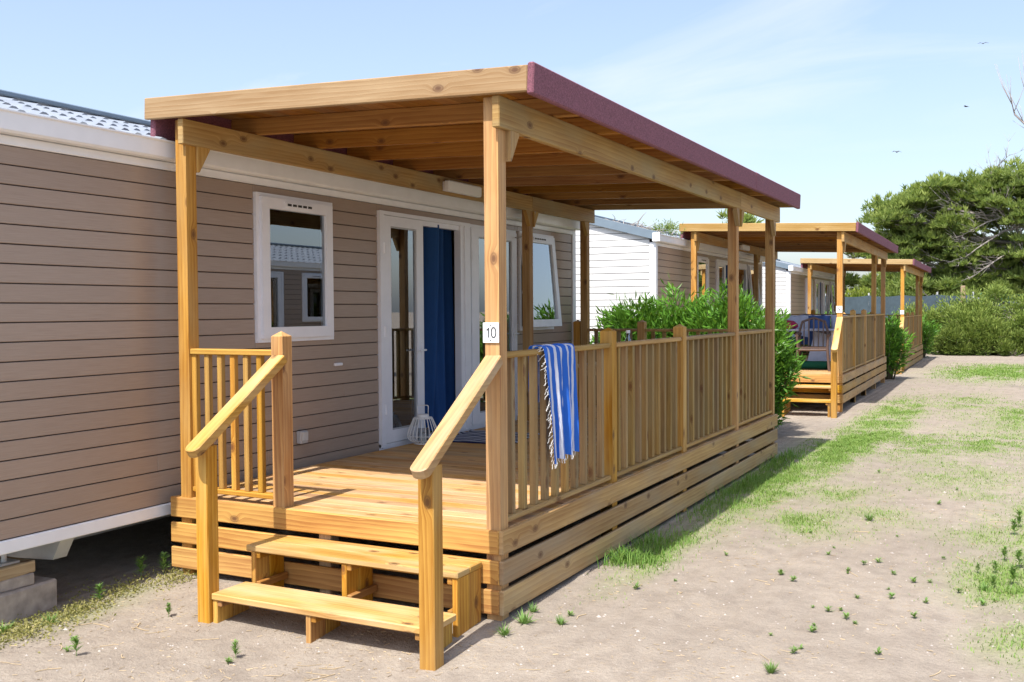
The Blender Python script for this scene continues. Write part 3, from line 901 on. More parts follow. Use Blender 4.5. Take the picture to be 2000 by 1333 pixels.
# number plates
def plate(loc, rz, txt, label):
    p = thing('number_plate', label, 'number plate', loc, rz, 'house number plates on the posts', (-.0745, .0165, 1.56))
    me = chamfer(.100, .008, .112, .003, M['plate']); link('plate', me, p, (-.0765, .0215, 1.608))
    for zz in (1.651, 1.566):
        mb = MB(); mb.tube([(-.0765, .0178, zz), (-.0765, .0150, zz)], .004, 8); link('screw', mb.mesh('screw', M['ink']), p)
    G = {'1': [[(.18, .70), (.30, .80), (.40, .98), (.42, .5), (.42, 0)]], '0': [[(.31 + .25 * math.sin(a * math.pi / 12), .5 + .48 * math.cos(a * math.pi / 12)) for a in range(25)]],
         '9': [[(.31 + .25 * math.sin(a * math.pi / 12), .70 + .28 * math.cos(a * math.pi / 12)) for a in range(25)], [(.56, .70), (.55, .40), (.46, .12), (.30, .02), (.12, .10)]],
         '8': [[(.31 + .21 * math.sin(a * math.pi / 12), .76 + .22 * math.cos(a * math.pi / 12)) for a in range(25)], [(.31 + .25 * math.sin(a * math.pi / 12), .28 + .26 * math.cos(a * math.pi / 12)) for a in range(25)]]}
    H = .058; w = .0046; x = -.0765 - H * .64 * len(txt) / 2
    for ch in txt:
        mb = MB()
        for st in G[ch]:
            P = [Vector((a * H, 0, b * H)) for a, b in st]; A, B = [], []
            for k, q in enumerate(P):
                d = P[min(k + 1, len(P) - 1)] - P[max(k - 1, 0)]
                if (P[0] - P[-1]).length < 1e-6 and k in (0, len(P) - 1): d = P[1] - P[-2]
                d.normalize(); n = Vector((-d.z, 0, d.x)) * w
                A.append(q + n); B.append(q - n)
            for k in range(len(P) - 1): mb.poly([A[k], B[k], B[k + 1], A[k + 1]])
        link('numeral', mb.mesh('numeral', M['ink']), p, (x, .0172, 1.580)); x += H * .64
    return p


for (loc, rz), t, lb in zip(UN, ('10', '9', '8'), ('white plate reading ten on the post beside the striped towel', 'white plate reading nine on the post in front of the garden chairs', 'white plate reading eight on the post nearest the heath bushes')):
    plate(loc, rz, t, lb)

# ceiling lamp on the house-side beam
for (loc, rz), dw, lb in zip(UN[:2], (0, .18), ('white box lamp on the inner beam above the blue-curtained doorway', 'white box lamp on the inner beam above the clothes airer')):
    l = thing('veranda_lamp', lb, 'lamp', loc, rz, 'white box lamps on the inner beams', (-2.29 - dw, 3.5, 2.85))
    a = bx('housing', 'white', l, -2.3235 - dw, -2.30 - dw, 3.24, 3.83, 2.86, 2.95, .004)
    bx('diffuser', 'plate', l, -2.2995 - dw, -2.235 - dw, 3.22, 3.85, 2.853, 2.957, .012)

# cable by the inner post
cb = MB(); cb.tube([(-2.33, 5.235, 2.84), (-2.34, 5.28, 2.76), (-2.38, 5.29, 2.66), (-2.45, 5.26, 2.58), (-2.55, 5.24, 2.55), (-2.586, 5.23, 2.56)], .008, 6)
tag(link('cable', cb.mesh('cable', M['grey_plastic'], True)), 'thin grey cable looping from the veranda beam to the wall', 'cable')

# ------------------------------------------------------------------ towel
tw = thing('towel', 'blue and white striped beach towel hung over the veranda rail', 'towel', (0, 0, 0), 0, None, (-.02, .82, .80))
mb = MB(); nu, nv = 56, 46; grid = []; uvs = []
path = []                                     # profile over the rail: inner side up, across, outer side down
for k in range(12): path.append((-.118 + .002 * math.sin(k), 1.16 + .335 * k / 11))
path += [(-.113, 1.503), (-.095, 1.508), (-.07, 1.510), (-.045, 1.508), (-.026, 1.502), (-.017, 1.490)]
no = 28
for k in range(1, no + 1): path.append((-.015 + .012 * k / no, 1.490 - .668 * k / no))
nv = len(path) - 1
for j, (px_, pz) in enumerate(path):
    row = []; q = max(0, (j - 17) / no); top = 1 if j < 18 else 0
    for i in range(nu + 1):
        u = i / nu
        y0 = .575 + .075 * q; y1 = 1.035 - .022 * q
        y = y0 + (y1 - y0) * u + .006 * math.sin(u * 40 + q * 5) * q
        fold = .016 * math.sin(u * 19 + .5 * math.sin(q * 2.2)) + .008 * math.sin(u * 37 + 1.3 + q * .6)
        amp = min(1, .15 + q * 1.2)
        x = px_ + (fold + .010) * amp * (1 if j >= 18 else -.3) + .004 * noise.noise(Vector((u * 9, q * 12, 0)))
        z = pz - (.028 * (1 - u) ** 2 * q + .008 * math.sin(u * 19)) * (1 if j >= 18 else 0) * q + (.006 * math.sin(u * 19 + .5) + .006 if 12 <= j < 18 else 0)
        row.append(mb.vert((x, y, z))); uvs.append((u * (1 - .06 * q) + .06 * q + .012 * math.sin(q * 3 + u * 6) + .016 * math.sin(u * 19) * q, j / nv * 2.4))
    grid.append(row)
for j in range(nv):
    for i in range(nu): mb.f.append([grid[j][i], grid[j + 1][i], grid[j + 1][i + 1], grid[j][i + 1]])
me = mb.mesh('cloth', M['towel'], True, False)
ul = me.uv_layers.new(name='uv')
for lp in me.loops: ul.data[lp.index].uv = uvs[lp.vertex_index]
o = link('cloth', me, tw); o.location = -OFF[tw.name]
fr = MB()
for k in range(34):
    j = 16 + int((len(path) - 17) * k / 34); p = Vector(mb.v[grid[j][0]])
    L = random.uniform(.02, .06); pts = [p]; q = p.copy()
    for s_ in range(5):
        q = q + Vector((random.uniform(-.006, .008), -.010 + random.uniform(-.008, .006), -L / 5 * random.uniform(.5, 1.2))); pts.append(q.copy())
    fr.tube(pts, .0012, 4)
for k in range(30):
    i = int(nu * k / 30); p = Vector(mb.v[grid[-1][i]]); pts = [p, p + Vector((random.uniform(-.004, .006), random.uniform(-.006, .006), -.012)), p + Vector((random.uniform(-.006, .008), random.uniform(-.01, .01), -.026))]
    fr.tube(pts, .002, 4)
o = link('fringe', fr.mesh('fringe', M['rattan']), tw); o['kind'] = 'stuff'; o.location = -OFF[tw.name]

# ------------------------------------------------------------------ lantern and door mat
lx, ly, lz = -2.40, 2.98, .503
la = thing('lantern', 'white rattan lantern with a wire handle beside the glazed door', 'lantern', (lx, ly, lz), .3)


def disc(r, z0, z1, n=28):
    mb = MB(); a = [mb.vert((r * math.cos(2 * math.pi * k / n), r * math.sin(2 * math.pi * k / n), z0)) for k in range(n)]
    b = [mb.vert((r * math.cos(2 * math.pi * k / n), r * math.sin(2 * math.pi * k / n), z1)) for k in range(n)]
    mb.f.append(a[::-1]); mb.f.append(b)
    for k in range(n): mb.f.append([a[k], a[(k + 1) % n], b[(k + 1) % n], b[k]])
    return mb


link('base', disc(.088, 0, .018).mesh('base', M['rattan']), la); link('top_ring', disc(.085, .232, .246).mesh('ring', M['rattan']), la); link('cap', disc(.055, .2465, .272).mesh('cap', M['rattan']), la)
for k in range(22):
    a = 2 * math.pi * k / 22; mb = MB(); pr = [(.085, .012), (.125, .035), (.148, .07), (.140, .105), (.118, .165), (.092, .225), (.082, .243)]
    mb.tube([(r * math.cos(a), r * math.sin(a), z) for r, z in pr], .0042, 6); link('rib', mb.mesh('rib', M['rattan'], True), la)
for r, z in ((.147, .078), (.128, .038)):
    mb = MB(); mb.tube([(r * math.cos(2 * math.pi * k / 32), r * math.sin(2 * math.pi * k / 32), z) for k in range(33)], .0035, 6, cap=False); link('hoop', mb.mesh('hoop', M['rattan'], True), la)
mb = MB(); pts = [(-.05, 0, .262), (-.052, 0, .34)] + [(-.052 + .012 - .012 * math.cos(t), 0, .34 + .016 * math.sin(t)) for t in (.5, 1.1, 1.57)] + [(.04 + .012 * math.sin(t), 0, .34 + .016 * math.cos(t)) for t in (0., .5, 1.1, 1.57)] + [(.05, 0, .262)]
mb.tube(pts, .004, 6); link('handle', mb.mesh('handle', M['rattan'], True), la)
link('candle', disc(.032, .0185, .10, 16).mesh('candle', M['plate']), la)
link('glass_jar', disc(.052, .0182, .15, 24).mesh('jar', M['glass']), la)

mb = MB(); nu, nv = 20, 24; g_ = []; uvs = []
for j in range(nv + 1):
    row = []
    for i in range(nu + 1):
        u, v = i / nu - .5, j / nv - .5
        wob = .012 * math.sin(v * 22) if i == 0 else 0
        row.append(mb.vert((u * .75 + wob - .05 * v, v * .85, .010 + .006 * noise.noise(Vector((u * 5, v * 6, 0))) + (.012 if i == 0 else 0) * math.sin(v * 9) ** 2))); uvs.append((u, v))
    g_.append(row)
for j in range(nv):
    for i in range(nu): mb.f.append([g_[j][i], g_[j][i + 1], g_[j + 1][i + 1], g_[j + 1][i]])
me = mb.mesh('door_mat', M['mat'], True, False); ul = me.uv_layers.new(name='uv')
for lp in me.loops: ul.data[lp.index].uv = uvs[lp.vertex_index]
o = link('door_mat', me, None, (-2.03, 3.60, .503), (0, 0, R(4))); sm = o.modifiers.new('thick', 'SOLIDIFY'); sm.thickness = .009
tag(o, 'navy and white striped cloth mat in front of the doorway', 'door mat')

# table with a bottle on the first deck (mostly behind the rail)
t = thing('garden_table', 'small wooden garden table behind the balusters of veranda 10', 'table', (-.75, 3.9, .503))
for k in range(6): link('slat', chamfer(.105, .9, .022, .003, M['rough_wood']), t, (-.29 + k * .116, 0, .72))
for sx_ in (-1, 1):
    for sy in (-1, 1): link('leg', chamfer(.045, .045, .708, .004, M['rough_wood']), t, (sx_ * .27, sy * .38, .354))
for sy in (-1, 1): link('apron', chamfer(.6, .022, .07, .003, M['rough_wood']), t, (0, sy * .38, .672))


def lathe(prof, n=20):
    mb = MB(); rings = [[mb.vert((r * math.cos(2 * math.pi * k / n), r * math.sin(2 * math.pi * k / n), z)) for k in range(n)] for r, z in prof]
    for a, b in zip(rings, rings[1:]):
        for k in range(n): mb.f.append([a[k], a[(k + 1) % n], b[(k + 1) % n], b[k]])
    mb.f.append(rings[0][::-1]); mb.f.append(rings[-1]); return mb


bt = thing('glass_bottle', 'clear glass bottle standing on the garden table behind the rail', 'bottle', (-.62, 3.62, 1.2345))
link('bottle_body', lathe([(.042, 0), (.047, .01), (.047, .15), (.042, .19), (.022, .235), (.016, .25), (.016, .288)]).mesh('bottle', M['glass'], True), bt)
link('stopper', lathe([(.019, .286), (.019, .312)], 12).mesh('stopper', M['plate']), bt)

# ------------------------------------------------------------------ blocks under the house
cbk = chamfer(.34, .56, .19, .012, M['concrete']); o = link('concrete_block', cbk, None, (-2.84, -1.03, .018), (0, 0, R(4)))
tag(o, 'pitted concrete block on the sand under the mobile home edge', 'concrete block')
o = link('flat_block', chamfer(.26, .40, .072, .008, M['concrete']), None, (-2.83, -1.09, .1485), (0, 0, R(-2))); tag(o, 'flat grey block lying directly on the concrete block', 'block')
o = link('timber_pad', chamfer(.27, .41, .072, .006, M['rough_wood']), None, (-2.83, -1.09, .2205), (0, 0, R(3))); tag(o, 'brown timber pad topmost on the block under the house', 'timber pad')
mb = MB(); mb.box(-.06, .06, -.06, .06, 0, .012); mb.tube([(0, 0, .012), (0, 0, .104)], .016, 10); mb.tube([(0, 0, .07), (0, 0, .095)], .03, 6)
tag(link('jack', mb.mesh('jack', M['steel']), None, (-2.80, -1.02, .2565)), 'steel levelling jack between the timber pad and the house', 'jack')


# ------------------------------------------------------------------ things on the second deck
def on2(x, y, z=.503): return Matrix.Translation(UN[1][0]) @ Matrix.Rotation(UN[1][1], 4, 'Z') @ Vector((x, y, z))


def armchair(loc, rz, label):
    t = thing('garden_armchair', label, 'chair', loc, rz, 'brown plastic garden armchairs')
    mb = MB(); mb.box(-.24, .24, -.22, .24, .40, .43); link('seat', mb.mesh('seat', M['chair']), t)
    for sx_ in (-1, 1):
        for sy in (-1, 1):
            mb = MB(); mb.tube([(sx_ * .29, sy * .26, 0), (sx_ * .255, sy * .22, .40), (sx_ * .27, sy * .20, .64)] if sy < 0 else [(sx_ * .28, .30, 0), (sx_ * .245, .22, .40)], [.026, .022, .02][:3 if sy < 0 else 2], 6); link('leg', mb.mesh('leg', M['chair']), t)
        mb = MB(); mb.tube([(sx_ * .27, -.22, .63), (sx_ * .285, -.05, .655), (sx_ * .26, .25, .65)], [.03, .032, .026], 6); link('armrest', mb.mesh('arm', M['chair']), t)
    fr_ = MB(); fr_.tube([(-.245, .22, .40), (-.25, .29, .70), (-.20, .33, .88), (0, .345, .95), (.20, .33, .88), (.25, .29, .70), (.245, .22, .40)], .024, 6); link('back_frame', fr_.mesh('back', M['chair']), t)
    for k in range(5):
        x = -.17 + .085 * k; mb = MB(); mb.tube([(x, .235, .43), (x, .30, .70), (x, .335, .90 + .03 * (1 - abs(k - 2) / 2))], .018, 4); link('back_slat', mb.mesh('slat', M['chair']), t)
    mb = MB(); mb.tube([(-.255, -.21, .38), (0, -.23, .375), (.255, -.21, .38)], .02, 6); link('front_rail', mb.mesh('rail', M['chair']), t)


armchair(on2(-.70, 1.25), R(8), 'brown plastic garden armchair facing the steps of veranda 9')
armchair(on2(-.62, 3.0), R(-75), 'brown plastic garden armchair with its back to the rail of veranda 9')
armchair(on2(-1.5, 2.6), R(150), 'brown plastic garden armchair beyond the white table of veranda 9')
t = thing('white_table', 'white plastic garden table on the deck of veranda 9', 'table', on2(-.95, 2.15), UN[1][1])
link('table_top', chamfer(1.25, .8, .03, .008, M['pale_cloth']), t, (0, 0, .72))
for sx_ in (-1, 1):
    for sy in (-1, 1):
        mb = MB(); mb.tube([(sx_ * .56, sy * .34, 0), (sx_ * .5, sy * .28, .706)], .028, 8); link('leg', mb.mesh('leg', M['white']), t)
# folding airer with cloths
t = thing('clothes_airer', 'white folding clothes airer standing on the deck of veranda 9', 'airer', on2(-1.05, 3.6), UN[1][1] + R(10))
for sx_ in (-1, 1):
    for a, b in ((-.3, .3), (.3, -.3)):
        mb = MB(); mb.tube([(sx_ * .62, a, 0), (sx_ * .62, b, .98)], .01, 6); link('leg', mb.mesh('leg', M['white']), t)
for k in range(6):
    mb = MB(); y = -.3 + .12 * k; mb.tube([(-.62, y, .98), (.62, y, .98)], .006, 6); link('rod', mb.mesh('rod', M['white']), t)
for k, (x0, x1, yy, L, mat, lb) in enumerate(((-.58, -.12, -.30, .42, 'pale_cloth', 'pale blue cloth drying on the front rod of the airer'), (-.08, .30, -.30, .30, 'blue_cloth', 'dark blue cloth drying on the front rod of the airer'),
                                              (.32, .58, -.18, .5, 'pale_cloth', 'narrow pale towel at the rail end of the airer'), (-.5, .2, .06, .6, 'blue_cloth', 'wide blue towel over the middle rod of the airer'))):
    mb = MB(); rows = []
    prof = [(.035, -L * .7), (.025, -.2), (.012, -.03), (0, .012), (-.012, -.03), (-.03, -.2), (-.04, -L)]
    for j, (dy, dz) in enumerate(prof):
        rows.append([mb.vert((x0 + (x1 - x0) * i / 12, yy + dy + .018 * math.sin(i * 1.3 + k) * min(1, abs(dz) * 5), .98 + dz + .012 * math.sin(i * .9 + k))) for i in range(13)])
    for r0, r1 in zip(rows, rows[1:]):
        for i in range(12): mb.f.append([r0[i], r0[i + 1], r1[i + 1], r1[i]])
    o = link('hanging_cloth', mb.mesh('cloth', M[mat], True), None, on2(-1.05, 3.6), (0, 0, UN[1][1] + R(10))); tag(o, lb, 'cloth')
mb = lathe([(.02, 0), (.20, .01), (.24, .05), (.23, .10), (.16, .15), (.05, .17)], 14)
tag(link('cushion', mb.mesh('cushion', M['magenta'], True), None, on2(-1.32, 1.95, 1.2385)), 'magenta cushion lying on the white garden table', 'cushion')
mb = MB(); mb.tube([(-.75, 0, .075), (.75, 0, .075)], .075, 14)
tag(link('rolled_mat', mb.mesh('roll', M['green_mat'], True), None, on2(-.95, 1.66), (0, 0, R(3))), 'green rolled mat lying on the deck of veranda 9', 'rolled mat')
mb = MB(); mb.box(-.30, .30, -.012, .012, 0, .62)
o = link('folded_board', mb.mesh('board', M['pale_cloth']), None, on2(-.62, 1.95, .5045), (R(-24), R(14), .2)); o.location.z += .06
tag(o, 'pale foam board leaning under the white garden table', 'foam board')


# ------------------------------------------------------------------ plants
def rv(): return Vector((random.gauss(0, 1), random.gauss(0, 1), random.gauss(0, 1))).normalized()


def oleander(x, y, h, r, nl, label, z0=0., group='oleander bushes between the mobile homes', flowers=0, Lf=.15):
    t = thing('oleander_bush', label, 'bush', (x, y, z0 - .03), 0, group)
    st = MB(); fo = MB(); tips = []
    ns = 34
    for k in range(ns):
        a = random.uniform(0, 6.283); rr = r * math.sqrt(random.random()) * .98; hh = h * random.uniform(.74, 1.0) * (1 - .28 * (rr / r) ** 2)
        p0 = Vector((math.cos(a) * rr * .3, math.sin(a) * rr * .3, 0)); p2 = Vector((math.cos(a) * rr, math.sin(a) * rr, hh * .92)); p1 = p0.lerp(p2, .5) + Vector((math.cos(a), math.sin(a), 0)) * r * -.08
        st.tube([p0, p1, p2], [.016, .011, .005], 5)
        tips.append((p0, p1, p2))
    for k in range(nl):
        p0, p1, p2 = random.choice(tips); q = random.random() ** .6
        q = .12 + .88 * q
        p = (p0.lerp(p1, q * 2) if q < .5 else p1.lerp(p2, q * 2 - 1)) + rv() * random.uniform(.02, .19) * (r / .6) ** .5
        od = Vector((p.x, p.y, 0)); od = od.normalized() if od.length > .01 else rv()
        d = od * random.uniform(.2, 1.1) + Vector((0, 0, random.uniform(-.1, .95))) + rv() * .65
        if q > .9: d.z += .45
        fo.leaf(p, d, rv(), Lf * random.uniform(.65, 1.2), .031 * Lf / .15 * random.uniform(.8, 1.25), min(1, max(0, random.gauss(.35 + .35 * q, .22))))
    link('stem', st.mesh('stem', M['stem'], True, False), t); link('foliage', fo.mesh('foliage', M['oleander'], False, False), t)
    for k in range(flowers):
        mb = MB(); c = random.choice(tips)[2] + rv() * .12; c.z -= random.uniform(0, h * .25)
        for i in range(26): mb.leaf(c + rv() * .03, rv() + Vector((0, 0, .6)), rv(), .035, .03, .5)
        link('flower', mb.mesh('flower', M['petal'], False, False), t)


O = [(-2.5, 9.0, 2.06, .72, 12000, 'oleander bush against the white gable, nearest to house 10', 1), (-2.0, 9.3, 2.28, .70, 12000, 'tall oleander bush in the middle of the hedge behind veranda 10', 0),
     (-1.2, 9.15, 2.3, .76, 13500, 'rounded oleander bush with upright shoots behind veranda 10', 0), (-.62, 8.75, 1.85, .46, 7500, 'dark leafy oleander at the far corner of veranda 10 reaching the sand', 0)]
for x, y, h, r, n, lb, fl in O: oleander(x, y, h, r, n, lb, gz(x, y), flowers=fl + (1 if fl else 0))
O2 = [(-2.6, 20.7, 1.55, .6, 1500, 'oleander bush by the house wall beyond veranda 9', 1), (-1.8, 21, 1.9, .7, 1800, 'oleander bush with pink flowers behind veranda 9', 3), (-1.05, 21, 1.75, .65, 1800, 'oleander bush in the hedge between verandas 9 and 8', 2), (-.42, 20.9, 1.62, .5, 2200, 'oleander at the hedge end beside the steps of veranda 8', 0),
      (-.72, 32.6, 1.65, .55, 1500, 'dark oleander past the far corner of veranda 8', 0), (-1.6, 32.6, 1.8, .7, 1200, 'oleander behind the rail of veranda 8', 1)]
for x, y, h, r, n, lb, fl in O2: oleander(x, y, h, r, n, lb, 0, flowers=fl, Lf=.20)
# low pale plants at the wall of house 9 deck
oleander(-2.3, 19.9, 1.5, .55, 1200, 'pale low leafy shrub behind the clothes airer', 0, flowers=1, Lf=.2)


def shrub(name, x, y, h, rx, ry, nl, mat, label, cat, group, leaf=.09, nb=14, base=.0):
    t = thing(name, label, cat, (x, y, base), 0, group)
    fo = MB(); st = MB(); bl = []
    for k in range(nb):
        a = random.uniform(0, 6.283); q = math.sqrt(random.random()); z = h * random.uniform(.15, .86) * (1 - .35 * q * q)
        c = Vector((math.cos(a) * q * rx * .8, math.sin(a) * q * ry * .8, z)); bl.append((c, random.uniform(.2, .36) * min(h, 2 * rx) * .75))
        st.tube([(c.x * .15, c.y * .15, 0), (c.x * .6, c.y * .6, c.z * .55), tuple(c)], [.03, .02, .008], 4)
        for s_ in range(3):
            e = c + rv() * bl[-1][1]; st.tube([tuple(c), tuple(e)], [.008, .003], 4)
    for k in range(nl):
        c, r = random.choice(bl); d = rv(); d.z = d.z * .9 + .1
        p = c + d * r * (random.random() ** .4) * random.uniform(.75, 1.2); p.z = max(p.z, .03)
        fo.leaf(p, d + Vector((0, 0, .7)) + rv() * .5, rv(), leaf * random.uniform(.7, 1.5), leaf * .38, min(1, max(0, random.gauss(.42 + .35 * d.z, .2))))
    link('stem', st.mesh('stem', M['stem'], True, False), t); link('foliage', fo.mesh('foliage', M[mat], False, False), t)


SB = [(-.15, 35.8, 2.05, .95, .8, 'dark green heath bush at the left end of the scrub'), (.75, 35.5, 2.3, 1.0, .9, 'broad heath bush below the pale fence post'), (1.6, 35.9, 2.6, 1.1, .9, 'tall twiggy heath bush with dry tips'),
      (2.5, 35.6, 2.2, 1.0, .8, 'loose heath bush beside the sun-bleached sand bank'), (3.5, 35.8, 2.3, 1.1, .9, 'heath bush at the right end of the scrub'), (.35, 34.7, 1.2, .8, .5, 'low heath bush creeping onto the sand'), (1.9, 34.8, 1.2, .9, .5, 'low brownish heath bush by the dead twigs'),
      (1.15, 34.9, 1.6, .8, .6, 'middle-sized heath bush between the two low ones'), (-1.5, 36.6, 1.9, .9, .8, 'heath bush half hidden behind veranda 8'), (4.8, 36, 2.2, 1.1, 1., 'heath bush beyond the edge of the lane'), (2.9, 34.8, 1.3, .8, .5, 'low heath bush at the foot of the sand bank')]
for x, y, h, rx, ry, lb in SB: shrub('scrub_bush', x, y, h, rx, ry, 7000, 'scrub', lb, 'bush', 'heath bushes at the end of the lane', .12, 26)
YB_ = [(-6.2, 44, 2.9, 1.3), (-4.6, 44.5, 3.15, 1.4), (-3.0, 44, 2.9, 1.2), (-7.8, 45, 3.0, 1.4)]
YL = ['yellow-green shrub showing above the net, behind house 8', 'tallest yellow-green shrub above the blue net', 'yellow-green shrub above the net beside the pine', 'yellow-green shrub farthest behind the houses']
for (x, y, h, r), lb in zip(YB_, YL): shrub('lime_shrub', x, y, h, r, r * .8, 4200, 'lime', lb, 'shrub', 'yellow-green shrubs beyond the net', .17, 16)


# pine
def pine(x, y, pads, seed, label, nt_, trunk, lean, dead=()):
    random.seed(seed)
    t = thing('pine_tree', label, 'tree', (x, y, 0))
    tr = MB(); br = MB(); fo = MB(); dw = MB()
    top = Vector(trunk[-1]); tr.tube(trunk, lean, 9)
    tot = sum(p[3] * p[4] for p in pads)
    for cx_, cy_, cz_, rx, rz_ in pads:
        c = Vector((cx_, cy_, cz_)); k = min(range(len(trunk)), key=lambda i: abs(trunk[i][2] - cz_ + 1.3)); s0 = Vector(trunk[k])
        mid = s0.lerp(c, .55) + Vector((0, 0, -.25)) + rv() * .2
        br.tube([s0, mid, c - Vector((0, 0, rz_ * .3))], [.07, .05, .02], 6)
        for j in range(6):
            e = c + Vector((random.uniform(-1, 1) * rx * .85, random.uniform(-1, 1) * rx * .7, random.uniform(-.5, .7) * rz_))
            st_ = mid.lerp(c, random.random()); mm = st_.lerp(e, .5) + rv() * .18; br.tube([st_, mm, e], [.024, .014, .005], 4)
            for i in range(3):
                e2 = mm.lerp(e, random.random()) + rv() * random.uniform(.2, .55); br.tube([tuple(mm), tuple(e2)], [.012, .004], 4)
        n = int(nt_ * rx * rz_ / tot)
        sub_ = [(c + Vector((random.uniform(-1, 1) * rx * .75, random.uniform(-1, 1) * rx * .7, random.uniform(-.35, .8) * rz_)), random.uniform(.35, .7) * rx * .7) for _ in range(10)]
        for i in range(n):
            sc, sr = random.choice(sub_); d = rv(); d.z = abs(d.z) * .6 + d.z * .4
            p = sc + Vector((d.x * sr, d.y * sr, d.z * sr * .75)) * random.uniform(.6, 1.12)
            tn = min(1, max(0, random.gauss(.35 + .45 * d.z, .2)))  # upward tufts tinted lighter: light on the crown top put into the colour
            for q in range(7): fo.leaf(p, Vector((0, 0, .8)) + d * .5 + rv() * .8, rv(), random.uniform(.18, .36), .055, min(1, max(0, tn + random.uniform(-.12, .12))))
    for pts, r in dead:
        pts = [Vector(p) for p in pts]; dw.tube(pts, [r * (1 - .8 * i / (len(pts) - 1)) for i in range(len(pts))], 5)
        for k in range(26):
            i = random.randrange(len(pts) - 1); s0 = pts[i].lerp(pts[i + 1], random.random()); d = (pts[i + 1] - pts[i]).normalized() * .7 + rv() * .8 + Vector((-.1, 0, .25)); L = random.uniform(.25, .9)
            m_ = s0 + d * L * .5 + rv() * .05; e = s0 + d * L + Vector((0, 0, .12 * L)); dw.tube([s0, m_, e], [.014, .010, .004], 4)
            for z in range(2):
                dw.tube([m_.lerp(e, .4), m_.lerp(e, .4) + (d + rv() * .8) * L * .4], [.007, .003], 4)
    link('trunk', tr.mesh('trunk', M['pine_bark'], True, False), t); link('branches', br.mesh('branches', M['deadwood'], True, False), t)
    link('crown', fo.mesh('crown', M['pine_leaf'], False, False), t)
    if dead: link('dead_branches', dw.mesh('dead', M['deadwood'], True, False), t)
    return t


TX, TY = 2.6, 43.
pads = []
for k in range(84):
    wx = random.uniform(-2.7, 6.8); tz = 6.75 - .05 * (wx - 2) ** 2; q = random.random()
    wz = tz - .1 if k % 4 == 0 else 1.9 + (tz - 2.2) * q
    pads.append((wx - TX, random.uniform(-1.6, 1.2), wz, random.uniform(.95, 1.4), random.uniform(.75, 1.05)))
dead = [([(-1.0, -.6, 6.6), (-1.35, -.8, 7.1), (-1.2, -.9, 7.6), (-.7, -1, 8.1)], .05), ([(-1.3, -.8, 7.05), (-.2, -.8, 7.4), (.8, -.7, 7.9), (1.8, -.6, 8.0)], .06), ([(-1.9, -.7, 6.95), (-.4, -.8, 7.05), (1.0, -.6, 7.2), (2.2, -.5, 7.4)], .05), ([(.2, -.9, 5.2), (-.9, -1.2, 4.9), (-1.9, -1.4, 4.2), (-2.6, -1.5, 3.6)], .06), ([(-.2, -.9, 4.4), (-1.3, -1.3, 3.6), (-2.2, -1.4, 2.9)], .05), ([(-.6, -1.1, 5.6), (-1.5, -1.4, 5.3), (-2.6, -1.5, 4.7)], .05)]
pine(TX, TY, pads, 11, 'big spreading pine with bare grey branches towering over the scrub', 27000, [(0, 0, -.2), (.15, 0, 1.4), (-.1, .1, 2.9), (.2, .1, 4.3), (.1, .1, 5.6)], [.30, .25, .20, .15, .08], dead)
random.seed(5)
pads = [(random.uniform(-2.6, 2.6), random.uniform(-1, 1), random.uniform(2.2, 5.0), 1.2, .6) for _ in range(12)]
pine(-3.6, 50., pads, 23, 'darker pine farther back behind the net and veranda 8', 6500, [(0, 0, -.2), (.2, 0, 1.6), (0, .1, 3.2), (.2, 0, 4.6)], [.26, .2, .15, .08])
random.seed(21)

# bare tree whose twigs reach into the picture
t = thing('bare_tree', 'leafless tree at the lane edge with thin upturned twigs', 'tree', (4.3, 16, 0))
mb = MB(); tk = [(0, 0, -.1), (.1, 0, 1.6), (-.1, .1, 3.2), (.05, 0, 4.8), (-.1, 0, 6.2)]; mb.tube(tk, [.16, .13, .10, .06, .02], 8); link('trunk', mb.mesh('trunk', M['deadwood'], True, False), t)
mb = MB()
for pts in ([(0, 0, 4.2), (-.9, 0, 4.55), (-1.6, 0, 4.9), (-1.95, 0, 5.3), (-2.0, 0, 5.5)], [(0, 0, 4.6), (-.9, .1, 4.9), (-1.6, .1, 5.2), (-1.78, .1, 5.7), (-1.76, .1, 6.3)], [(0, 0, 5.2), (-.7, 0, 5.7), (-1.3, 0, 6.3), (-1.6, 0, 6.9)], [(0, 0, 3.9), (.8, .2, 4.5), (1.3, .3, 5.3)], [(0, 0, 4.8), (.2, .8, 5.5), (.3, 1.2, 6.3)], [(0, 0, 5.0), (.1, -.8, 5.6), (0, -1.3, 6.3)]):
    P = [Vector(p) for p in pts]; mb.tube(P, [.045 * (1 - .85 * i / (len(P) - 1)) for i in range(len(P))], 5)
    for k in range(16):
        i = random.randrange(1, len(P) - 1); s0 = P[i].lerp(P[i + 1], random.random()); d = (P[i + 1] - P[i]).normalized() * .5 + rv() * .55 + Vector((0, 0, .55)); L = random.uniform(.2, .6)
        mb.tube([s0, s0 + d * L * .5 + rv() * .03, s0 + d * L + Vector((0, 0, .12))], [.010, .007, .003], 4)
link('branches', mb.mesh('branches', M['deadwood'], True, False), t)

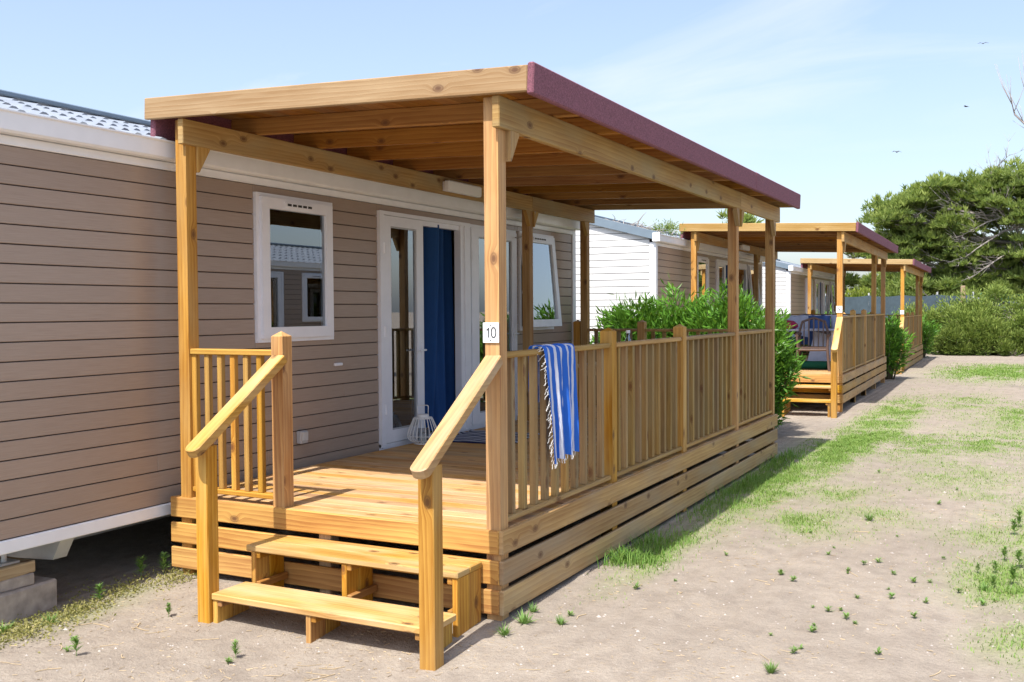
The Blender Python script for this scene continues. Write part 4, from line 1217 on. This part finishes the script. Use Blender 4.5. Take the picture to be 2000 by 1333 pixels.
# twigs lying on the second roof + small pine seedling behind them
t = thing('fallen_branches', 'tangle of dry fallen branches lying on the second roof', 'branches', (-3.6, 12.05, 3.12))
mb = MB(); fo = MB()
for k in range(80):
    a = Vector((random.gauss(0, .32), random.gauss(0, .2), random.uniform(0, .09))); a.z += -a.x * .26; d = rv(); d.z = abs(d.z) * .45; L = random.uniform(.1, .34)
    mb.tube([a, a + d * L * .5 + rv() * .03, a + d * L], [.009, .006, .003], 4)
mb.tube([(-.02, 0, .05), (.02, 0, .18), (.1, 0, .28), (.17, 0, .34)], [.016, .012, .008, .003], 5)
for k in range(420):
    c = random.choice([(.42, .1, .02), (.55, .1, .06), (.62, .1, .0), (.3, .1, .0)]); p = Vector(c) + Vector((random.gauss(0, .08), random.gauss(0, .08), random.gauss(0, .05))); fo.leaf(p, rv() + Vector((0, 0, .5)), rv(), .09, .014, random.random())
link('twigs', mb.mesh('twigs', M['deadwood'], False, False), t); link('needles', fo.mesh('needles', M['pine_leaf'], False, False), t)
pads = [(random.uniform(-.55, .55), random.uniform(-.3, .3), z, .5, .3) for z in (3.2, 3.6, 3.9, 4.15)]
pine(-5.2, 24., pads, 31, 'small pine top showing over the roof of house 9', 260, [(0, 0, -.1), (.05, 0, 2), (0, 0, 4.)], [.09, .06, .02])
random.seed(77)

# fence, net and post
nt_ = thing('windbreak_fence', 'fence hung with blue-grey windbreak net behind the last veranda', 'fence', (-4.5, 38.5, 0))
for k in range(9):
    mb = MB(); x = -5.2 + k * 1.3; mb.tube([(x, .04, -.1), (x, .04, 2.35)], .035, 8); link('post', mb.mesh('post', M['steel']), nt_)
    if k < 8:
        mb = MB(); rows = []
        for j in range(7):
            rows.append([mb.vert((x + 1.3 * i / 10, -.01 + .02 * math.sin(i * .9 + j), .05 + 2.2 * j / 6 - (.06 * math.sin(math.pi * i / 10) if j == 6 else 0))) for i in range(11)])
        for r0, r1 in zip(rows, rows[1:]):
            for i in range(10): mb.f.append([r0[i], r0[i + 1], r1[i + 1], r1[i]])
        link('net_panel', mb.mesh('net', M['net']), nt_)
fn = thing('wire_fence', 'green wire mesh fence behind the heath bushes', 'fence', (3.2, 38.0, 0))
for k in range(4):
    mb = MB(); mb.tube([(-2.2 + k * 1.8, 0, -.1), (-2.2 + k * 1.8, 0, 2.3)], .03, 8); link('post', mb.mesh('post', M['mesh_fence']), fn)
mb = MB()
for k in range(46): mb.tube([(-2.2 + k * .12, 0, .05), (-2.2 + k * .12, 0, 2.2)], .006, 3, cap=False)
for k in range(16): mb.tube([(-2.2, .01, .1 + k * .14), (3.2, .01, .1 + k * .14)], .006, 3, cap=False)
o = link('wire_mesh', mb.mesh('wire', M['mesh_fence'], False, False), fn); o['kind'] = 'stuff'
tag(link('wooden_post', chamfer(.17, .14, 2.7, .02, M['rough_wood']), None, (.44, 36.6, 1.2)), 'pale weathered wooden post sticking up out of the heath bushes', 'post')
mb = MB()
for k in range(40):
    a = Vector((0, 0, 0)); d = rv(); d.z = abs(d.z) * .6 + .1; mb.tube([a, a + d * random.uniform(.25, .6)], [.014, .005], 4)
tag(link('dead_twigs', mb.mesh('twigs', M['deadwood'], False, False), None, (2.2, 34.5, 0)), 'pale dead twigs at the foot of the scrub', 'twigs')


# ------------------------------------------------------------------ grass, weeds, litter
random.seed(3)
gr = MB()


def blade(p, L, w, lean, t):
    a = random.uniform(0, 6.283); d = Vector((math.cos(a), math.sin(a), 0)); sd = Vector((-d.y, d.x, 0))
    m_ = p + d * L * lean * .45 + Vector((0, 0, L * .6)); e = p + d * L * lean + Vector((0, 0, L * (1 - .3 * lean)))
    i = [gr.vert(p - sd * w / 2, t), gr.vert(p + sd * w / 2, t), gr.vert(m_ + sd * w * .4, t), gr.vert(m_ - sd * w * .4, t), gr.vert(e, t)]
    gr.f.append([i[0], i[1], i[2], i[3]]); gr.f.append([i[3], i[2], i[4]])


cnt = 0; tries = 0
while cnt < 72000 and tries < 900000:
    tries += 1
    q = random.random()
    if q < .62: x, y = random.uniform(.02, 3.2), random.uniform(.2, 10)
    elif q < .85: x, y = random.uniform(0, 3.4), random.uniform(8, 17)
    else: x, y = random.uniform(.2, 3.4), random.uniform(17, 29)
    c = cover(x, y)
    if random.random() > c ** 1.7: continue
    cnt += 1; far = max(1, (y + 5) / 11)
    blade(Vector((x, y, gz(x, y) - .003)), random.uniform(.013, .042) * (1 + .35 * (far - 1)) * (.6 + .6 * c), .0045 * far, random.uniform(.4, 1.3), min(1, max(0, random.gauss(.55, .25))))
for k in range(3600):           # lush tufts along the skirting
    y = random.choice((random.gauss(5.9, .9), random.gauss(4.2, .7), random.gauss(2.1, .25), random.gauss(1.5, .1), random.gauss(6.5, .4))); x = .05 + abs(random.gauss(0, .16))
    if y > 7.3 or y < 1.2: continue
    s = .55 + .6 * noise.noise(Vector((x * 3, y * 2.2, 8)))
    if random.random() > s: continue
    blade(Vector((x, y, gz(x, y) - .005)), random.uniform(.04, .13) * (1.15 - x), .006, random.uniform(.3, 1.), min(1, max(0, random.gauss(.3, .25))))
g = bpy.data.objects.new('grass', gr.mesh('grass', M['grass'], False, False)); C.objects.link(g); g['kind'] = 'stuff'
g['label'] = 'patchy short green grass growing through the sandy lane'; g['category'] = 'grass'

# pale creeping ground cover at the edge of the house's shade
dc = MB()
for k in range(5200):
    y = random.uniform(-1.7, .05); x = -2.42 + .10 * math.sin(y * 3) - .12 * (y + .8) * 0 + random.gauss(0, .11)
    if y < -1.1: x += .05 * random.random()
    s = noise.noise(Vector((x * 4, y * 3, 1.))) + .25
    if random.random() > s + .3: continue
    p = Vector((x, y, gz(x, y) + random.uniform(.0, .035))); d = rv(); d.z = abs(d.z) * .7 + .1
    dc.leaf(p, d, rv(), random.uniform(.012, .026), .012, min(1, max(0, random.gauss(.55, .3))))
o = link('ground_cover', dc.mesh('ground_cover', M['dry'], False, False)); o['kind'] = 'stuff'; o['label'] = 'yellowish creeping plants along the shade edge of the house'; o['category'] = 'ground cover'

lt = MB()
for k in range(3000):
    q = random.random()
    if q < .45: x, y = random.uniform(-2.6, .6), random.uniform(-2.2, -.2)
    elif q < .8: x, y = random.uniform(.05, 2.9), random.uniform(-1.5, 4)
    else: x, y = random.uniform(.05, 2.9), random.uniform(4, 12)
    if noise.noise(Vector((x * 1.3, y * 1.3, 4.))) < -.02 and random.random() < .8: continue
    L = random.uniform(.008, .035) * (3 if random.random() < .012 else 1); a = random.uniform(0, 6.283); p = Vector((x, y, gz(x, y) + .003)); d = Vector((math.cos(a), math.sin(a), random.uniform(-.05, .15)))
    lt.tube([p, p + d * L], random.uniform(.0010, .0022), 3, cap=False)
for k in range(70):
    x, y = (random.uniform(-2.5, 0), random.uniform(-2.2, -.8)) if k < 36 else (random.uniform(.3, 2.8), random.uniform(-1.2, 6)); a = random.uniform(0, 6.283); q = Vector((x, y, gz(x, y) + .004)); P = [q]
    for i in range(3):
        a += random.uniform(-.5, .5); q = q + Vector((math.cos(a), math.sin(a), 0)) * random.uniform(.02, .06); q.z = gz(q.x, q.y) + .004; P.append(q.copy())
    lt.tube(P, random.uniform(.0014, .0026), 4, cap=False)
o = link('straw_litter', lt.mesh('litter', M['litter'], False, False)); o['kind'] = 'stuff'; o['label'] = 'dry straw litter strewn over the sand'; o['category'] = 'litter'
pb = MB()
for k in range(1500):
    x, y = (random.uniform(-2.6, 2.9), random.uniform(-2.4, 3)) if random.random() < .75 else (random.uniform(.05, 2.9), random.uniform(3, 10))
    if x < -.02 and y > -.6: continue
    r = random.uniform(.003, .009) * (2 if random.random() < .05 else 1); z = gz(x, y)
    b0 = len(pb.v)
    for q in ((1, 0, 0), (0, 1, 0), (-1, 0, 0), (0, -1, 0), (0, 0, .7), (0, 0, -.5)): pb.vert((x + q[0] * r * random.uniform(.7, 1.3), y + q[1] * r * random.uniform(.7, 1.3), z + q[2] * r), 0.5)
    for i in range(4): pb.f.append([b0 + i, b0 + (i + 1) % 4, b0 + 4]); pb.f.append([b0 + (i + 1) % 4, b0 + i, b0 + 5])
o = link('pebbles', pb.mesh('pebbles', M['stone'], False, False)); o['kind'] = 'stuff'; o['label'] = 'small pebbles and crumbs scattered on the sand'; o['category'] = 'pebbles'


def weedmesh(kind):
    mb = MB()
    if kind == 0:          # flat rosette seedling
        for k in range(22):
            a = random.uniform(0, 6.283); mb.leaf(Vector((0, 0, random.uniform(.004, .03))), Vector((math.cos(a), math.sin(a), random.uniform(.15, 1.1))), Vector((0, 0, 1)), random.uniform(.02, .045), .011, min(1, max(0, random.gauss(.5, .25))))
    elif kind == 1:        # spiky tuft
        for k in range(46):
            a = random.uniform(0, 6.283); mb.leaf(Vector((random.gauss(0, .008), random.gauss(0, .008), 0)), Vector((math.cos(a), math.sin(a), random.uniform(.3, 2.2))), Vector((0, 0, 1)), random.uniform(.06, .13), .010, min(1, max(0, random.gauss(.4, .2))), .15)
    else:                  # upright leafy stalk
        H = .20
        mb.tube([(0, 0, -.01), (.005, 0, H * .5), (0, .005, H)], [.004, .003, .002], 4, .3)
        for k in range(70):
            q = random.random() ** .8; a = random.uniform(0, 6.283); mb.leaf(Vector((0, 0, H * (.2 + .8 * q))), Vector((math.cos(a), math.sin(a), random.uniform(.2, 1.3))), Vector((0, 0, 1)), random.uniform(.05, .095) * (1.25 - .6 * q), .016, min(1, max(0, random.gauss(.45, .22))))
    return mb.mesh('weed', M['weed'], False, False)


WM = [[weedmesh(k) for _ in range(3)] for k in range(3)]
w0 = [(.724, 1.963), (1.351, 2.319), (1.167, 1.643), (1.283, 1.468), (1.542, 1.913), (1.55, 1.86), (1.61, 2.138), (1.831, 1.596), (1.871, 1.408), (1.489, .999), (1.581, .965), (1.64, 1.02), (1.696, .867), (1.749, .794), (1.561, .655), (1.569, .542), (1.382, .405), (1.553, .168), (1.566, .256), (1.927, .338), (2.023, 1.051), (2.045, 1.856), (2.217, 1.752), (2.358, 1.531), (1.818, 1.977), (1.347, 2.571), (1.718, 3.119), (2.081, 2.514), (1.689, 2.273), (1.687, 1.318), (2.06, 1.386), (1.95, 1.84), (2.42, 1.62), (.45, .9), (.60, 1.2), (.28, .28), (1.1, 3.0), (1.9, 4.6), (1.6, 5.2), (2.0, 5.4), (1.2, 6.2), (1.75, 7.1), (-1.05, -1.03), (-2.0, -1.2), (-1.85, -1.35)]
LB0 = 'tiny green weed seedling flat on the bare sand'
for x, y in w0:
    o = link('weed', random.choice(WM[0]), None, (x, y, gz(x, y) - .004), (0, 0, random.uniform(0, 6))); s = random.uniform(.45, .95); o.scale = (s, s, s); tag(o, LB0, 'weed', 'weed seedlings scattered over the sand')
LB1 = ['spiky weed tuft at the deck corner below the end of the steps', 'larger spiky weed tuft beside the front corner of the skirting', 'small spiky weed on the sand a step away from the deck corner', 'lone spiky weed tuft among seedlings on bare sand', 'spiky weed in the grass patch along the lane',
       'spiky weed beside the tall weeds at the lane edge', 'spiky weed close under the bottom skirting board', 'spiky weed in front of the concrete block', 'spiky weed at the corner of the concrete block']
for (x, y, s), lb in zip(((.085, -.15, .95), (.10, .055, 1.15), (.30, .11, .8), (1.507, -.143, .95), (1.45, 3.64, 1.1), (2.35, 1.88, .9), (.06, .25, .8), (-2.47, -1.27, 1.2), (-2.40, -1.02, 1.0)), LB1):
    o = link('weed', random.choice(WM[1]), None, (x, y, gz(x, y) - .004), (0, 0, random.uniform(0, 6))); s *= .72; o.scale = (s, s, s); tag(o, lb, 'weed', 'spiky weed tufts')
LB2 = 'upright leafy weed with a thin stalk'
for x, y, s in ((-1.085, -.94, .45), (-1.873, -.64, .40), (-2.62, -.16, .75), (-2.56, -.02, .7), (-2.47, -.62, .6), (2.40, 2.35, .4), (2.51, 2.05, .62), (2.40, 1.95, .42), (2.45, 2.7, .5), (2.54, 2.5, .6), (2.5, 3.6, .6), (2.53, 3.9, .65), (2.3, 2.3, .32), (-1.75, -1.38, .5)):
    o = link('weed', random.choice(WM[2]), None, (x, y, gz(x, y) - .004), (0, 0, random.uniform(0, 6))); o.scale = (s, s, s); tag(o, LB2, 'weed', 'upright leafy weeds')

# birds
def bird(loc, rz, roll_, label):
    t = thing('bird', label, 'bird', loc, rz)
    t.rotation_euler = (roll_, 0, rz)
    link('body', lathe([(.002, -.09), (.016, -.05), (.021, 0), (.014, .04), (.003, .075)], 8).mesh('body', M['bird'], True), t, (0, 0, 0), (math.pi / 2, 0, 0))
    for s in (-1, 1):
        mb = MB(); P = [(s * .015, .03, .004), (s * .09, .045, .035), (s * .19, -.03, .01), (s * .09, -.005, .03), (s * .015, -.035, .004)]
        mb.poly(P); mb.poly([(a, b, c - .005) for a, b, c in P][::-1])
        for i in range(5):
            a, b = P[i], P[(i + 1) % 5]; mb.poly([a, (a[0], a[1], a[2] - .005), (b[0], b[1], b[2] - .005), b])
        link('wing', mb.mesh('wing', M['bird']), t)


bird((-1.774, 35, 7.53), .6, .5, 'small dark bird gliding lowest over the verandas'); bird((.58, 35, 8.98), 1.2, .2, 'small dark bird flying in open sky with level wings'); bird((1.117, 35, 11.17), .2, .4, 'small dark bird flying highest under the thin clouds')
